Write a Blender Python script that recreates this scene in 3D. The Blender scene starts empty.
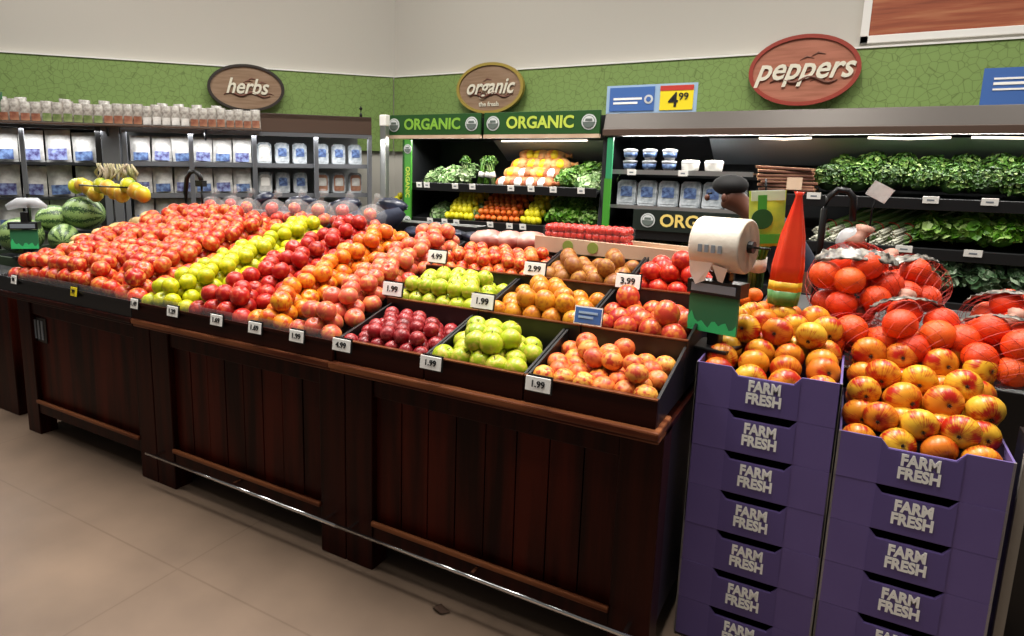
import bpy, math, random
from mathutils import Vector, Matrix, Euler
random.seed(7)
S = bpy.context.scene
COL = S.collection
PI = math.pi

# ---------------------------------------------------------------- camera
cam_d = bpy.data.cameras.new('camera'); cam = bpy.data.objects.new('camera', cam_d); COL.objects.link(cam)
PIT, ROL, YAW = math.radians(10.14), math.radians(.966), math.radians(31.423)
f = Vector((-math.sin(YAW)*math.cos(PIT), math.cos(YAW)*math.cos(PIT), -math.sin(PIT)))
r = f.cross(Vector((0, 0, 1))).normalized(); u = r.cross(f)
r, u = math.cos(ROL)*r+math.sin(ROL)*u, -math.sin(ROL)*r+math.cos(ROL)*u
cam.matrix_world = Matrix(((r.x, u.x, -f.x, 0), (r.y, u.y, -f.y, 0), (r.z, u.z, -f.z, 1.6), (0, 0, 0, 1)))
cam_d.sensor_width = 36; cam_d.sensor_fit = 'HORIZONTAL'
cam_d.lens = 668.975/1024*36
cam_d.shift_x = (512-443.275)/1024; cam_d.shift_y = (281.823-318)/1024
cam_d.clip_start = .05
S.camera = cam

# ---------------------------------------------------------------- world, lights, exposure
S.view_settings.view_transform = 'Standard'; S.view_settings.look = 'None'
S.view_settings.gamma = 1; S.view_settings.use_curve_mapping = False
S.view_settings.exposure = .1
W = bpy.data.worlds.new('world'); S.world = W; W.use_nodes = True
W.node_tree.nodes['Background'].inputs[0].default_value = (1, .97, .92, 1)
W.node_tree.nodes['Background'].inputs[1].default_value = .13


def area(name, loc, size, sy, power, col=(1, .96, .90), rot=(0, 0, 0), spread=180):
    l = bpy.data.lights.new(name, 'AREA'); l.shape = 'RECTANGLE'; l.size = size; l.size_y = sy
    l.energy = power; l.color = col; l.spread = math.radians(spread)
    o = bpy.data.objects.new(name, l); COL.objects.link(o); o.location = loc; o.rotation_euler = rot
    return o


area('ceiling_lamp', (-2.6, 2.6, 4.6), .5, 3.0, 118, spread=120)
area('ceiling_lamp', (-.4, 2.6, 4.6), .5, 3.0, 118, spread=120)
area('ceiling_lamp', (-4.6, 1.6, 4.6), .5, 2.4, 62, spread=130)
area('ceiling_lamp', (-1.6, -.2, 4.6), 3.0, .5, 30)
area('ceiling_lamp', (1.5, 3.6, 4.6), .5, 3.0, 60, spread=130)
area('wall_wash_lamp', (-1.5, 4.2, 4.2), 4.5, .3, 34, rot=(math.radians(35), 0, 0))
area('wall_wash_lamp', (-4.0, 3.3, 4.2), 2.5, .3, 20, rot=(math.radians(35), 0, math.radians(53)))


# ---------------------------------------------------------------- materials
def hexc(h):
    v = [int(h[i:i+2], 16)/255 for i in (0, 2, 4)]
    return tuple((c/12.92 if c <= .04045 else ((c+.055)/1.055)**2.4) for c in v)+(1,)


def mat(name, col, rough=.5, metal=0, spec=.5, coat=0, noise=None, bump=0, bscale=40, emit=None, alpha=1, trans=0):
    m = bpy.data.materials.new(name); m.use_nodes = True; nt = m.node_tree; b = nt.nodes['Principled BSDF']
    c = hexc(col) if isinstance(col, str) else col
    b.inputs['Base Color'].default_value = c; b.inputs['Roughness'].default_value = rough
    b.inputs['Metallic'].default_value = metal; b.inputs['Specular IOR Level'].default_value = spec
    b.inputs['Coat Weight'].default_value = coat; b.inputs['Alpha'].default_value = alpha
    b.inputs['Transmission Weight'].default_value = trans
    if emit: b.inputs['Emission Color'].default_value = c; b.inputs['Emission Strength'].default_value = emit
    tc = nt.nodes.new('ShaderNodeTexCoord')
    if noise:  # (other colour, scale, (stretch))
        n = nt.nodes.new('ShaderNodeTexNoise'); n.inputs['Scale'].default_value = noise[1]; n.inputs['Detail'].default_value = 5
        mp = nt.nodes.new('ShaderNodeMapping'); mp.inputs['Scale'].default_value = noise[2] if len(noise) > 2 else (1, 1, 1)
        nt.links.new(tc.outputs['Object'], mp.inputs[0]); nt.links.new(mp.outputs[0], n.inputs[0])
        rp = nt.nodes.new('ShaderNodeValToRGB'); rp.color_ramp.elements[0].position = .38; rp.color_ramp.elements[1].position = .64
        rp.color_ramp.elements[0].color = c; rp.color_ramp.elements[1].color = hexc(noise[0])
        nt.links.new(n.outputs[0], rp.inputs[0]); nt.links.new(rp.outputs[0], b.inputs['Base Color'])
    if bump:
        n = nt.nodes.new('ShaderNodeTexNoise'); n.inputs['Scale'].default_value = bscale
        bp = nt.nodes.new('ShaderNodeBump'); bp.inputs['Strength'].default_value = bump; bp.inputs['Distance'].default_value = .01
        nt.links.new(tc.outputs['Object'], n.inputs[0]); nt.links.new(n.outputs[0], bp.inputs['Height']); nt.links.new(bp.outputs[0], b.inputs['Normal'])
    return m


def fruit_mat(name, cols, blush=None, amount=.5, rough=.34, stripes=True, scale=2.2, bump=.0, sub=.0):
    """every fruit gets its own ground colour (object random) and its own patch of blush"""
    m = bpy.data.materials.new(name); m.use_nodes = True; nt = m.node_tree; b = nt.nodes['Principled BSDF']
    oi = nt.nodes.new('ShaderNodeObjectInfo'); tc = nt.nodes.new('ShaderNodeTexCoord')
    rp = nt.nodes.new('ShaderNodeValToRGB'); rp.color_ramp.interpolation = 'LINEAR'
    el = rp.color_ramp.elements
    for i, c in enumerate(cols):
        if i < 2: e = el[i]
        else: e = el.new(1)
        e.position = i/max(1, len(cols)-1); e.color = hexc(c)
    nt.links.new(oi.outputs['Random'], rp.inputs[0])
    out = rp.outputs[0]
    if blush:
        n = nt.nodes.new('ShaderNodeTexNoise'); n.noise_dimensions = '4D'; n.inputs['Scale'].default_value = scale; n.inputs['Detail'].default_value = 4
        mu = nt.nodes.new('ShaderNodeMath'); mu.operation = 'MULTIPLY'; mu.inputs[1].default_value = 50
        nt.links.new(oi.outputs['Random'], mu.inputs[0]); nt.links.new(mu.outputs[0], n.inputs['W'])
        nt.links.new(tc.outputs['Object'], n.inputs['Vector'])
        last = n.outputs[0]
        if stripes:
            sx = nt.nodes.new('ShaderNodeSeparateXYZ'); nt.links.new(tc.outputs['Object'], sx.inputs[0])
            at = nt.nodes.new('ShaderNodeMath'); at.operation = 'ARCTAN2'; nt.links.new(sx.outputs[0], at.inputs[0]); nt.links.new(sx.outputs[1], at.inputs[1])
            n2 = nt.nodes.new('ShaderNodeTexNoise'); n2.noise_dimensions = '1D'; n2.inputs['Scale'].default_value = 9; n2.inputs['Detail'].default_value = 2
            nt.links.new(at.outputs[0], n2.inputs['W'])
            mx = nt.nodes.new('ShaderNodeMath'); mx.operation = 'MULTIPLY_ADD'; mx.inputs[1].default_value = .25
            nt.links.new(n2.outputs[0], mx.inputs[0]); nt.links.new(n.outputs[0], mx.inputs[2]); last = mx.outputs[0]
        r2 = nt.nodes.new('ShaderNodeValToRGB'); o = .12 if stripes else 0
        r2.color_ramp.elements[0].position = .52-amount*.2+o; r2.color_ramp.elements[1].position = .66-amount*.2+o
        nt.links.new(last, r2.inputs[0])
        mix = nt.nodes.new('ShaderNodeMix'); mix.data_type = 'RGBA'
        nt.links.new(r2.outputs[0], mix.inputs[0]); nt.links.new(rp.outputs[0], mix.inputs[6]); mix.inputs[7].default_value = hexc(blush)
        out = mix.outputs[2]
    nt.links.new(out, b.inputs['Base Color'])
    b.inputs['Roughness'].default_value = rough; b.inputs['Coat Weight'].default_value = .05; b.inputs['Coat Roughness'].default_value = .15; b.inputs['Specular IOR Level'].default_value = .4
    if sub: b.inputs['Subsurface Weight'].default_value = sub; b.inputs['Subsurface Radius'].default_value = (.02, .01, .005)
    if bump:
        n = nt.nodes.new('ShaderNodeTexNoise'); n.inputs['Scale'].default_value = 26
        bp = nt.nodes.new('ShaderNodeBump'); bp.inputs['Strength'].default_value = bump; bp.inputs['Distance'].default_value = .02
        nt.links.new(tc.outputs['Object'], n.inputs[0]); nt.links.new(n.outputs[0], bp.inputs['Height']); nt.links.new(bp.outputs[0], b.inputs['Normal'])
    return m


def leaf_mat(name, cols):
    m = bpy.data.materials.new(name); m.use_nodes = True; nt = m.node_tree; b = nt.nodes['Principled BSDF']
    g = nt.nodes.new('ShaderNodeNewGeometry'); oi = nt.nodes.new('ShaderNodeObjectInfo')
    rp = nt.nodes.new('ShaderNodeValToRGB'); el = rp.color_ramp.elements
    for i, c in enumerate(cols):
        e = el[i] if i < 2 else el.new(1)
        e.position = i/(len(cols)-1); e.color = hexc(c)
    nt.links.new(g.outputs['Random Per Island'], rp.inputs[0])
    hs = nt.nodes.new('ShaderNodeHueSaturation'); ml = nt.nodes.new('ShaderNodeMath'); ml.operation = 'MULTIPLY_ADD'; ml.inputs[1].default_value = .5; ml.inputs[2].default_value = .75
    nt.links.new(oi.outputs['Random'], ml.inputs[0]); nt.links.new(ml.outputs[0], hs.inputs['Value']); nt.links.new(rp.outputs[0], hs.inputs['Color'])
    nt.links.new(hs.outputs[0], b.inputs['Base Color']); b.inputs['Roughness'].default_value = .5
    return m


def film_mat(name, col='ffffff', a=.25, rough=.15):
    m = bpy.data.materials.new(name); m.use_nodes = True; nt = m.node_tree; b = nt.nodes['Principled BSDF']
    b.inputs['Base Color'].default_value = hexc(col); b.inputs['Alpha'].default_value = a; b.inputs['Roughness'].default_value = rough
    b.inputs['Specular IOR Level'].default_value = .8
    return m


def wood_mat(name, c1, c2, scale=(14, 14, .8), rough=.4):
    m = mat(name, c1, rough=rough, noise=(c2, 1.6, scale), spec=.12)
    nt = m.node_tree; b = nt.nodes['Principled BSDF']
    return m


M = {}
M['floor'] = None
M['cream'] = mat('cream wall paint', 'c2beb4', .8, bump=.02, bscale=8)
M['white'] = mat('white board', 'e8e6e0', .5)
M['paper'] = mat('white paper', 'f2f0ea', .6)
M['black'] = mat('black plastic', '0b0b0c', .4)
M['dark'] = mat('dark steel shelf', '17181a', .45)
M['darkin'] = mat('dark case liner', '1c1f22', .6)
M['greypanel'] = mat('grey liner panel', '7c848c', .45)
M['canopy'] = mat('brown grey canopy metal', '4c4641', .38, .35)
M['canopydark'] = mat('dark brown canopy lip', '4a382d', .45)
M['grey'] = mat('grey frame metal', '5e6064', .45, .2)
M['silver'] = mat('brushed silver metal', 'b8bab8', .28, .8)
M['chrome'] = mat('chrome rail', 'd8d8d8', .15, 1)
M['greenpaint'] = mat('green sign paint', '1f4a1c', .45)
M['greenmid'] = mat('bright green panel', '3f8a2a', .45)
M['greenlite'] = mat('mint green panel', '2f8a5c', .45)
M['yellowgreen'] = mat('lime yellow lettering', 'b9c94a', .5)
M['limegreen'] = mat('lime green lettering', '7fae3a', .5)
M['gold'] = mat('gold lettering', 'e0c46a', .5)
M['seal'] = mat('pale seal print', 'c6c9c8', .5)
M['sealdark'] = mat('grey seal print', '5c6660', .5)
M['purple'] = mat('purple cardboard', '5f4e86', .65, noise=('67558e', 3))
M['purpleflap'] = mat('purple cardboard flap', '584880', .65)
M['card'] = mat('raw grey cardboard edge', '8c8478', .8)
M['kraft'] = mat('kraft cardboard', 'c7ac92', .8, noise=('b99b80', 5))
M['wood_dark'] = wood_mat('dark stained oak', '1c0502', '300c04')
M['wood_plank'] = wood_mat('stained bin planks', '1a0401', '451206', scale=(7, 7, .5))
M['wood_edge'] = wood_mat('brown wood ledge', '4a2114', '8a5434', scale=(.8, 14, 14), rough=.35)  # paler brown grain than the rest of the bin
M['wood_tray'] = wood_mat('dark tray wood', '200905', '331109', scale=(.8, 14, 14))
M['signwood'] = mat('sign board brown', '957a62', .6, noise=('84684f', 4, (1, 1, 10)))
M['signwood2'] = mat('peppers sign board', 'b06f58', .6, noise=('9a5d46', 4, (1, 1, 10)))
M['signrim'] = mat('dark sign rim', '2e2620', .5)
M['signrimred'] = mat('red sign rim', '96382a', .5)
M['signrimyel'] = mat('yellow green sign rim', 'a08a3c', .5)
M['lettering'] = mat('off white lettering', 'ded8c4', .5)
M['signbrown'] = mat('brown flourish', '6d4436', .6)
M['blue'] = mat('blue price card', '3c63a4', .5)
M['bluelite'] = mat('pale blue print', '93aecb', .5)
M['yellow'] = mat('yellow price card', 'e6cf1c', .5)
M['ink'] = mat('black ink', '111111', .5)
M['redink'] = mat('red print', 'b8352a', .5)
M['scalegreen'] = mat('green printed card', '2c7047', .6)
M['scalegreen2'] = mat('bright green print', '38c070', .6)
M['roll'] = mat('white plastic bag roll', 'd9d0c2', .45, bump=.25, bscale=30)
M['rollside'] = mat('roll side', 'cbb8a4', .6)
M['film'] = film_mat('clear film', 'ffffff', .08, .3)
M['lipfilm'] = film_mat('clear lip film', 'ffffff', .06, .25)
M['milky'] = film_mat('milky film', 'd8dade', .55, .3)
M['pack'] = mat('white package film', 'd9d8d4', .3, noise=('a8a6a2', 16), bump=.5, bscale=18)
M['packgrey'] = mat('clear herb clamshell', 'c3c8cc', .2, noise=('6d767c', 14), bump=.4, bscale=20)
M['packblue'] = mat('blue pack label', '6d88b4', .35, noise=('26335e', 30))
M['packpurple'] = mat('purple pack label', '3a2f66', .35, noise=('8d9cc6', 30))
M['packbrown'] = mat('brown nuts in pack', '7a4632', .6, noise=('a87a5c', 20))
M['packgreen'] = mat('green herbs in pack', '566b34', .6, noise=('8b9464', 20))
M['nutpack'] = mat('small pack of nuts', 'b3b0a8', .3, noise=('77706a', 34))
M['greenmesh'] = mat('green net bag', '1d6b3a', .5, noise=('0f2418', 20))
M['navy'] = mat('navy cloth', '141c30', .85, bump=.3, bscale=12)
M['navyfilm'] = mat('dark blue plastic film', '10131e', .3, noise=('2a3046', 9), bump=.6, bscale=14)
M['skin'] = mat('brown skin', '5b3424', .5)
M['hair'] = mat('black cloth cap', '0c0b0c', .8)
M['jeans'] = mat('dark jeans', '1a2030', .8)
M['redfilm'] = mat('red plastic bag', 'd8321c', .3, noise=('e04a24', 4))
M['net'] = mat('red net', 'a02010', .6)
M['netband'] = mat('printed net band', '1c1714', .35, noise=('8c857a', 45))
M['netpink'] = mat('gathered net neck', 'b98a76', .6, noise=('8d5f4e', 20))
M['paperbag'] = mat('brown paper', 'b08560', .8, noise=('8a6144', 8))
M['tube'] = mat('lit lamp tube', 'fff4e0', emit=3)
M['binder'] = mat('dark grey rack metal', '1a1a1c', .4, .5)
M['bed'] = mat('black foam tray liner', '150e0b', .8)
M['binsidegreen'] = mat('dark green melon bin', '2c3d22', .7, noise=('1c2a18', 5))
M['stem'] = mat('brown fruit stem', '3b2413', .8)

F = {}
F['redapple'] = fruit_mat('red streaked apple skin', ['a3120e', 'b4200f', 'bb3415', '960e0c'], 'd0803a', .16)
F['redapple2'] = fruit_mat('deep red apple skin', ['960a0c', 'a81510', '9c0e0e', '85080a'], 'c0482c', .12)
F['greenpear'] = fruit_mat('yellow green apple skin', ['bdb20c', 'b2ae0e', 'c4ba18'], '98a00e', .3, stripes=False)
F['orangeapple'] = fruit_mat('orange yellow apple skin', ['d8921c', 'd07818', 'd6861c', 'c86418'], 'b83c10', .25)
F['pinkapple'] = fruit_mat('pink apple skin', ['c04434', 'cc5a46', 'be4c38', 'b4382c'], 'cf8446', .18)
F['plum'] = fruit_mat('dark red plum skin', ['780a12', '8a1018', '640810'], 'b04848', .12)
F['greenapple'] = fruit_mat('bright green apple skin', ['92a614', 'a2b01a', '869c12'], 'c4b44a', .22, stripes=False)
F['peach'] = fruit_mat('peach skin', ['d88a30', 'd0642e', 'dca040', 'c4502c'], 'ae321c', .25, rough=.45, stripes=False)
F['apricot'] = fruit_mat('orange mango skin', ['cc8a1c', 'c47418', 'd2942a'], 'a85a18', .25, stripes=False)
F['mango'] = fruit_mat('red mango skin', ['a82420', 'b83c28', '9c1c20'], 'c8702c', .3, stripes=False)
F['kiwi'] = fruit_mat('brown pear skin', ['a87020', '925c1c', 'b07a28'], '804414', .4, rough=.5, stripes=False)
F['smallred'] = fruit_mat('small red apple skin', ['b42014', 'bc3418', 'c86024'], 'd88038', .25)
F['tomato'] = fruit_mat('red pomegranate skin', ['a80e10', 'b81e14', '960c12'], 'c84420', .3, stripes=False)
F['galaapple'] = fruit_mat('red and yellow apple skin', ['d8a024', 'd8a830', 'd68c22', 'cc6a1c'], 'a81c0c', .22, scale=1.2)
F['orange'] = fruit_mat('orange rind', ['e0440e', 'da3a0e', 'e45c18'], None, rough=.38, bump=.25)
F['lemon'] = fruit_mat('lemon rind', ['d8cc14', 'e0d82a', 'cfc01a'], None, rough=.4, bump=.2)
F['mandarin'] = fruit_mat('small orange rind', ['dd6a1e', 'e07c2c', 'd4581a'], None, rough=.4, bump=.2)
F['melon'] = None

LF = {}
LF['parsley'] = leaf_mat('dark parsley leaves', ['20420c', '315a14', '4a7422', '829a52'])
LF['lettuce'] = leaf_mat('bright lettuce leaves', ['477c14', '5c921f', '78a83a', 'aac478'])
LF['cilantro'] = leaf_mat('mid green cilantro leaves', ['2e5a14', '48761c', '648f30', 'a4b878'])
LF['kale'] = leaf_mat('dull kale leaves', ['30502c', '4a6b46', '708c68', 'a4b498'])
LF['onion'] = leaf_mat('pale green onion stalks', ['4c8436', '6ca048', '98bc74', 'ccd8b4'])
LF['palegreen'] = leaf_mat('pale greens', ['5a7e44', '769c5a', '94b074', 'bccaa4'])


def floor_material():
    m = bpy.data.materials.new('polished tan concrete'); m.use_nodes = True; nt = m.node_tree; b = nt.nodes['Principled BSDF']
    tc = nt.nodes.new('ShaderNodeTexCoord'); n = nt.nodes.new('ShaderNodeTexNoise'); n.inputs['Scale'].default_value = 1.7; n.inputs['Detail'].default_value = 6
    rp = nt.nodes.new('ShaderNodeValToRGB'); rp.color_ramp.elements[0].position = .35; rp.color_ramp.elements[1].position = .7
    rp.color_ramp.elements[0].color = hexc('665547'); rp.color_ramp.elements[1].color = hexc('7c6857')
    br = nt.nodes.new('ShaderNodeTexBrick'); br.offset = 0; br.inputs['Scale'].default_value = 1; br.inputs['Brick Width'].default_value = 1.83
    br.inputs['Row Height'].default_value = 1.83; br.inputs['Mortar Size'].default_value = .004
    br.inputs['Color1'].default_value = (1, 1, 1, 1); br.inputs['Color2'].default_value = (1, 1, 1, 1); br.inputs['Mortar'].default_value = (.8, .78, .76, 1)
    mp = nt.nodes.new('ShaderNodeMapping'); mp.inputs['Location'].default_value = (.3, .32, 0)
    mx = nt.nodes.new('ShaderNodeMix'); mx.data_type = 'RGBA'; mx.blend_type = 'MULTIPLY'; mx.inputs[0].default_value = 1
    nt.links.new(tc.outputs['Object'], n.inputs[0]); nt.links.new(n.outputs[0], rp.inputs[0])
    nt.links.new(tc.outputs['Object'], mp.inputs[0]); nt.links.new(mp.outputs[0], br.inputs[0])
    nt.links.new(rp.outputs[0], mx.inputs[6]); nt.links.new(br.outputs[0], mx.inputs[7]); nt.links.new(mx.outputs[2], b.inputs['Base Color'])
    b.inputs['Roughness'].default_value = .42
    return m


def band_material():
    m = bpy.data.materials.new('green printed wall band'); m.use_nodes = True; nt = m.node_tree; b = nt.nodes['Principled BSDF']
    tc = nt.nodes.new('ShaderNodeTexCoord'); v = nt.nodes.new('ShaderNodeTexVoronoi'); v.feature = 'DISTANCE_TO_EDGE'; v.inputs['Scale'].default_value = 19
    rp = nt.nodes.new('ShaderNodeValToRGB'); rp.color_ramp.elements[0].position = .015; rp.color_ramp.elements[1].position = .05
    rp.color_ramp.elements[0].color = hexc('667b3e'); rp.color_ramp.elements[1].color = hexc('7d9852')
    nt.links.new(tc.outputs['Object'], v.inputs['Vector']); nt.links.new(v.outputs['Distance'], rp.inputs[0]); nt.links.new(rp.outputs[0], b.inputs['Base Color'])
    b.inputs['Roughness'].default_value = .6
    return m


def mural_material():
    m = bpy.data.materials.new('wood grain mural print'); m.use_nodes = True; nt = m.node_tree; b = nt.nodes['Principled BSDF']
    tc = nt.nodes.new('ShaderNodeTexCoord'); mp = nt.nodes.new('ShaderNodeMapping'); mp.inputs['Rotation'].default_value = (0, math.radians(-32), 0); mp.inputs['Scale'].default_value = (1.2, 1, 16)
    n = nt.nodes.new('ShaderNodeTexNoise'); n.inputs['Scale'].default_value = 1.6; n.inputs['Detail'].default_value = 4
    rp = nt.nodes.new('ShaderNodeValToRGB'); e = rp.color_ramp.elements; e[0].position = .3; e[1].position = .7; e[0].color = hexc('7c3a22'); e[1].color = hexc('b4744f')
    x = e.new(.5); x.color = hexc('9c5234')
    nt.links.new(tc.outputs['Object'], mp.inputs[0]); nt.links.new(mp.outputs[0], n.inputs[0]); nt.links.new(n.outputs[0], rp.inputs[0]); nt.links.new(rp.outputs[0], b.inputs['Base Color'])
    return m


def melon_material():
    m = bpy.data.materials.new('striped watermelon rind'); m.use_nodes = True; nt = m.node_tree; b = nt.nodes['Principled BSDF']
    tc = nt.nodes.new('ShaderNodeTexCoord'); sx = nt.nodes.new('ShaderNodeSeparateXYZ'); at = nt.nodes.new('ShaderNodeMath'); at.operation = 'ARCTAN2'
    nt.links.new(tc.outputs['Object'], sx.inputs[0]); nt.links.new(sx.outputs[1], at.inputs[0]); nt.links.new(sx.outputs[2], at.inputs[1])
    n = nt.nodes.new('ShaderNodeTexNoise'); n.inputs['Scale'].default_value = 14; n.inputs['Detail'].default_value = 3
    nt.links.new(tc.outputs['Object'], n.inputs[0])
    ad = nt.nodes.new('ShaderNodeMath'); ad.operation = 'MULTIPLY_ADD'; ad.inputs[1].default_value = .9
    nt.links.new(n.outputs[0], ad.inputs[0]); nt.links.new(at.outputs[0], ad.inputs[2])
    ml = nt.nodes.new('ShaderNodeMath'); ml.operation = 'MULTIPLY'; ml.inputs[1].default_value = 9; nt.links.new(ad.outputs[0], ml.inputs[0])
    sn = nt.nodes.new('ShaderNodeMath'); sn.operation = 'SINE'; nt.links.new(ml.outputs[0], sn.inputs[0])
    rp = nt.nodes.new('ShaderNodeValToRGB'); e = rp.color_ramp.elements; e[0].position = .0; e[1].position = .6; e[0].color = hexc('86a05e'); e[1].color = hexc('23421c')
    nt.links.new(sn.outputs[0], rp.inputs[0]); nt.links.new(rp.outputs[0], b.inputs['Base Color']); b.inputs['Roughness'].default_value = .35
    return m


M['floor'] = floor_material(); M['band'] = band_material(); M['mural'] = mural_material(); F['melon'] = melon_material()


# ---------------------------------------------------------------- mesh helpers
class MB:
    def __init__(s): s.v = []; s.f = []; s.mi = []; s.sm = []; s.X = Matrix()

    def add(s, vs, fs, mi=0, sm=False, X=None):
        X = (s.X @ X) if X is not None else s.X
        o = len(s.v); s.v += [tuple(X @ Vector(p)) for p in vs]
        for q in fs: s.f.append(tuple(i+o for i in q)); s.mi.append(mi); s.sm.append(sm)
        return s

    def box(s, x0, x1, y0, y1, z0, z1, mi=0, X=None):
        vs = [(x, y, z) for x in (x0, x1) for y in (y0, y1) for z in (z0, z1)]
        return s.add(vs, [(0, 1, 3, 2), (4, 6, 7, 5), (0, 4, 5, 1), (2, 3, 7, 6), (0, 2, 6, 4), (1, 5, 7, 3)], mi, X=X)

    def prism(s, poly, d0, d1, mi=0, X=None):
        """poly in x-z, extruded along y from d0 to d1"""
        n = len(poly); vs = [(a, d0, b) for a, b in poly]+[(a, d1, b) for a, b in poly]
        fs = [tuple(range(n)), tuple(range(2*n-1, n-1, -1))]+[(i, i+n, (i+1) % n+n, (i+1) % n) for i in range(n)]
        return s.add(vs, fs, mi, X=X)

    def lathe(s, prof, n=20, mi=0, X=None, sm=True):
        vs = []; fs = []
        for (rr, z) in prof:
            for k in range(n): vs.append((rr*math.cos(2*PI*k/n), rr*math.sin(2*PI*k/n), z))
        for i in range(len(prof)-1):
            for k in range(n): fs.append((i*n+k, i*n+(k+1) % n, (i+1)*n+(k+1) % n, (i+1)*n+k))
        if prof[0][0] > 1e-6: fs.append(tuple(reversed(range(n))))
        if prof[-1][0] > 1e-6: fs.append(tuple(range((len(prof)-1)*n, len(prof)*n)))
        return s.add(vs, fs, mi, sm, X)

    def tube(s, pts, rad, n=8, mi=0, X=None, sm=True):
        pts = [Vector(p) for p in pts]; vs = []; fs = []
        rads = rad if isinstance(rad, (list, tuple)) else [rad]*len(pts)
        ref = Vector((0, 0, 1))
        for i, p in enumerate(pts):
            t = (pts[min(i+1, len(pts)-1)]-pts[max(i-1, 0)]).normalized()
            a = t.cross(ref)
            if a.length < .05: a = t.cross(Vector((1, 0, 0)))
            a.normalize(); b = t.cross(a)
            for k in range(n):
                c = 2*PI*k/n; vs.append(p+(a*math.cos(c)+b*math.sin(c))*rads[i])
        for i in range(len(pts)-1):
            for k in range(n): fs.append((i*n+k, i*n+(k+1) % n, (i+1)*n+(k+1) % n, (i+1)*n+k))
        fs.append(tuple(reversed(range(n)))); fs.append(tuple(range((len(pts)-1)*n, len(pts)*n)))
        return s.add(vs, fs, mi, sm, X)

    def ell(s, c, rx, ry, rz, n=14, m=9, mi=0, X=None, wob=0):
        vs = []; fs = []
        for j in range(m+1):
            t = PI*j/m
            for k in range(n):
                a = 2*PI*k/n; w = 1+wob*(random.random()-.5)
                vs.append((c[0]+rx*w*math.sin(t)*math.cos(a), c[1]+ry*w*math.sin(t)*math.sin(a), c[2]+rz*w*math.cos(t)))
        for j in range(m):
            for k in range(n): fs.append((j*n+k, (j+1)*n+k, (j+1)*n+(k+1) % n, j*n+(k+1) % n))
        return s.add(vs, fs, mi, True, X)

    def mesh(s, name, mats):
        me = bpy.data.meshes.new(name); me.from_pydata(s.v, [], s.f)
        for m in (mats if isinstance(mats, (list, tuple)) else [mats]): me.materials.append(m)
        me.polygons.foreach_set('material_index', s.mi); me.polygons.foreach_set('use_smooth', s.sm); me.update()
        return me

    def build(s, name, mats, parent=None, link=True, bevel=0, **kw):
        o = bpy.data.objects.new(name, s.mesh(name, mats))
        if link: COL.objects.link(o)
        if parent: o.parent = parent
        if bevel:
            b = o.modifiers.new('bevel', 'BEVEL'); b.width = bevel; b.segments = 2; b.limit_method = 'ANGLE'
        for k, v in kw.items(): o[k] = v
        return o


def thing(name, label, cat, loc=(0, 0, 0), rot=(0, 0, 0), group=None, link=True):
    o = bpy.data.objects.new(name, None); o.empty_display_size = .05
    if link: COL.objects.link(o)
    o.location = loc; o.rotation_euler = rot
    o['label'] = label; o['category'] = cat
    if group: o['group'] = group
    return o


def tag(o, label, cat, group=None, loc=None, rot=None, kind=None):
    o['label'] = label; o['category'] = cat
    if group: o['group'] = group
    if kind: o['kind'] = kind
    if loc is not None: o.location = loc
    if rot is not None: o.rotation_euler = rot
    return o


def struct(o): o['kind'] = 'structure'; return o


def dup(proto, loc, rot=(0, 0, 0), label=None, group=None, scale=None, cat=None):
    c = proto.copy(); COL.objects.link(c); c.location = loc; c.rotation_euler = rot
    if scale is not None: c.scale = (scale,)*3 if isinstance(scale, (int, float)) else scale
    if label: c['label'] = label
    if group: c['group'] = group
    if cat: c['category'] = cat
    for ch in proto.children:
        d = ch.copy(); COL.objects.link(d); d.parent = c
        for g in ch.children:
            e = g.copy(); COL.objects.link(e); e.parent = d
    return c


def text(s, body, size, m, parent, loc, rot=(PI/2, 0, 0), name='lettering', ext=.002, off=0, shear=0, sx=1, align='CENTER', line=1.0):
    cu = bpy.data.curves.new(name, 'FONT'); cu.body = body; cu.size = size; cu.extrude = ext; cu.offset = off; cu.shear = shear
    cu.align_x = align; cu.align_y = 'CENTER'; cu.space_line = line; cu.materials.append(m); cu.resolution_u = 3
    tmp = bpy.data.objects.new(name, cu); me = bpy.data.meshes.new_from_object(tmp); bpy.data.objects.remove(tmp)
    o = bpy.data.objects.new(name, me)
    if s: COL.objects.link(o)
    o.parent = parent; o.location = loc; o.rotation_euler = rot; o.scale = (sx, 1, 1)
    return o


def rnd(a, b): return random.uniform(a, b)


# ================================================================ SETTING
mb = MB(); mb.box(-8, 4, -3, 7, -.05, 0); struct(mb.build('floor', M['floor']))
CX, CY = -4.094, 5.7                       # the corner of the two walls
LD = Vector((-.6, -.8, 0)); LN = Vector((.8, -.6, 0))   # left wall: along, and out into the room
mb = MB(); mb.box(CX, 4, CY, CY+.15, 0, 4.6); struct(mb.build('wall_back', M['cream']))
Lrot = Matrix(((-.6, -.8, 0, CX), (-.8, .6, 0, CY), (0, 0, 1, 0), (0, 0, 0, 1)))  # local x along wall, local y into wall
mb = MB(); mb.X = Lrot; mb.box(-.0, 6.5, 0, .15, 0, 4.6); struct(mb.build('wall_left', M['cream']))
# green printed bands on both walls
mb = MB(); mb.box(CX+.02, 4, CY-.04, CY-.001, 1.7, 2.43); mb.box(CX+.02, 4, CY-.05, CY-.001, 2.425, 2.438, 1)
struct(mb.build('trim_back', [M['band'], M['white']]))
mb = MB(); mb.X = Lrot; mb.box(.03, 6.5, -.04, -.001, 1.7, 2.43); mb.box(.03, 6.5, -.05, -.001, 2.425, 2.438, 1)
struct(mb.build('trim_left', [M['band'], M['white']]))

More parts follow.
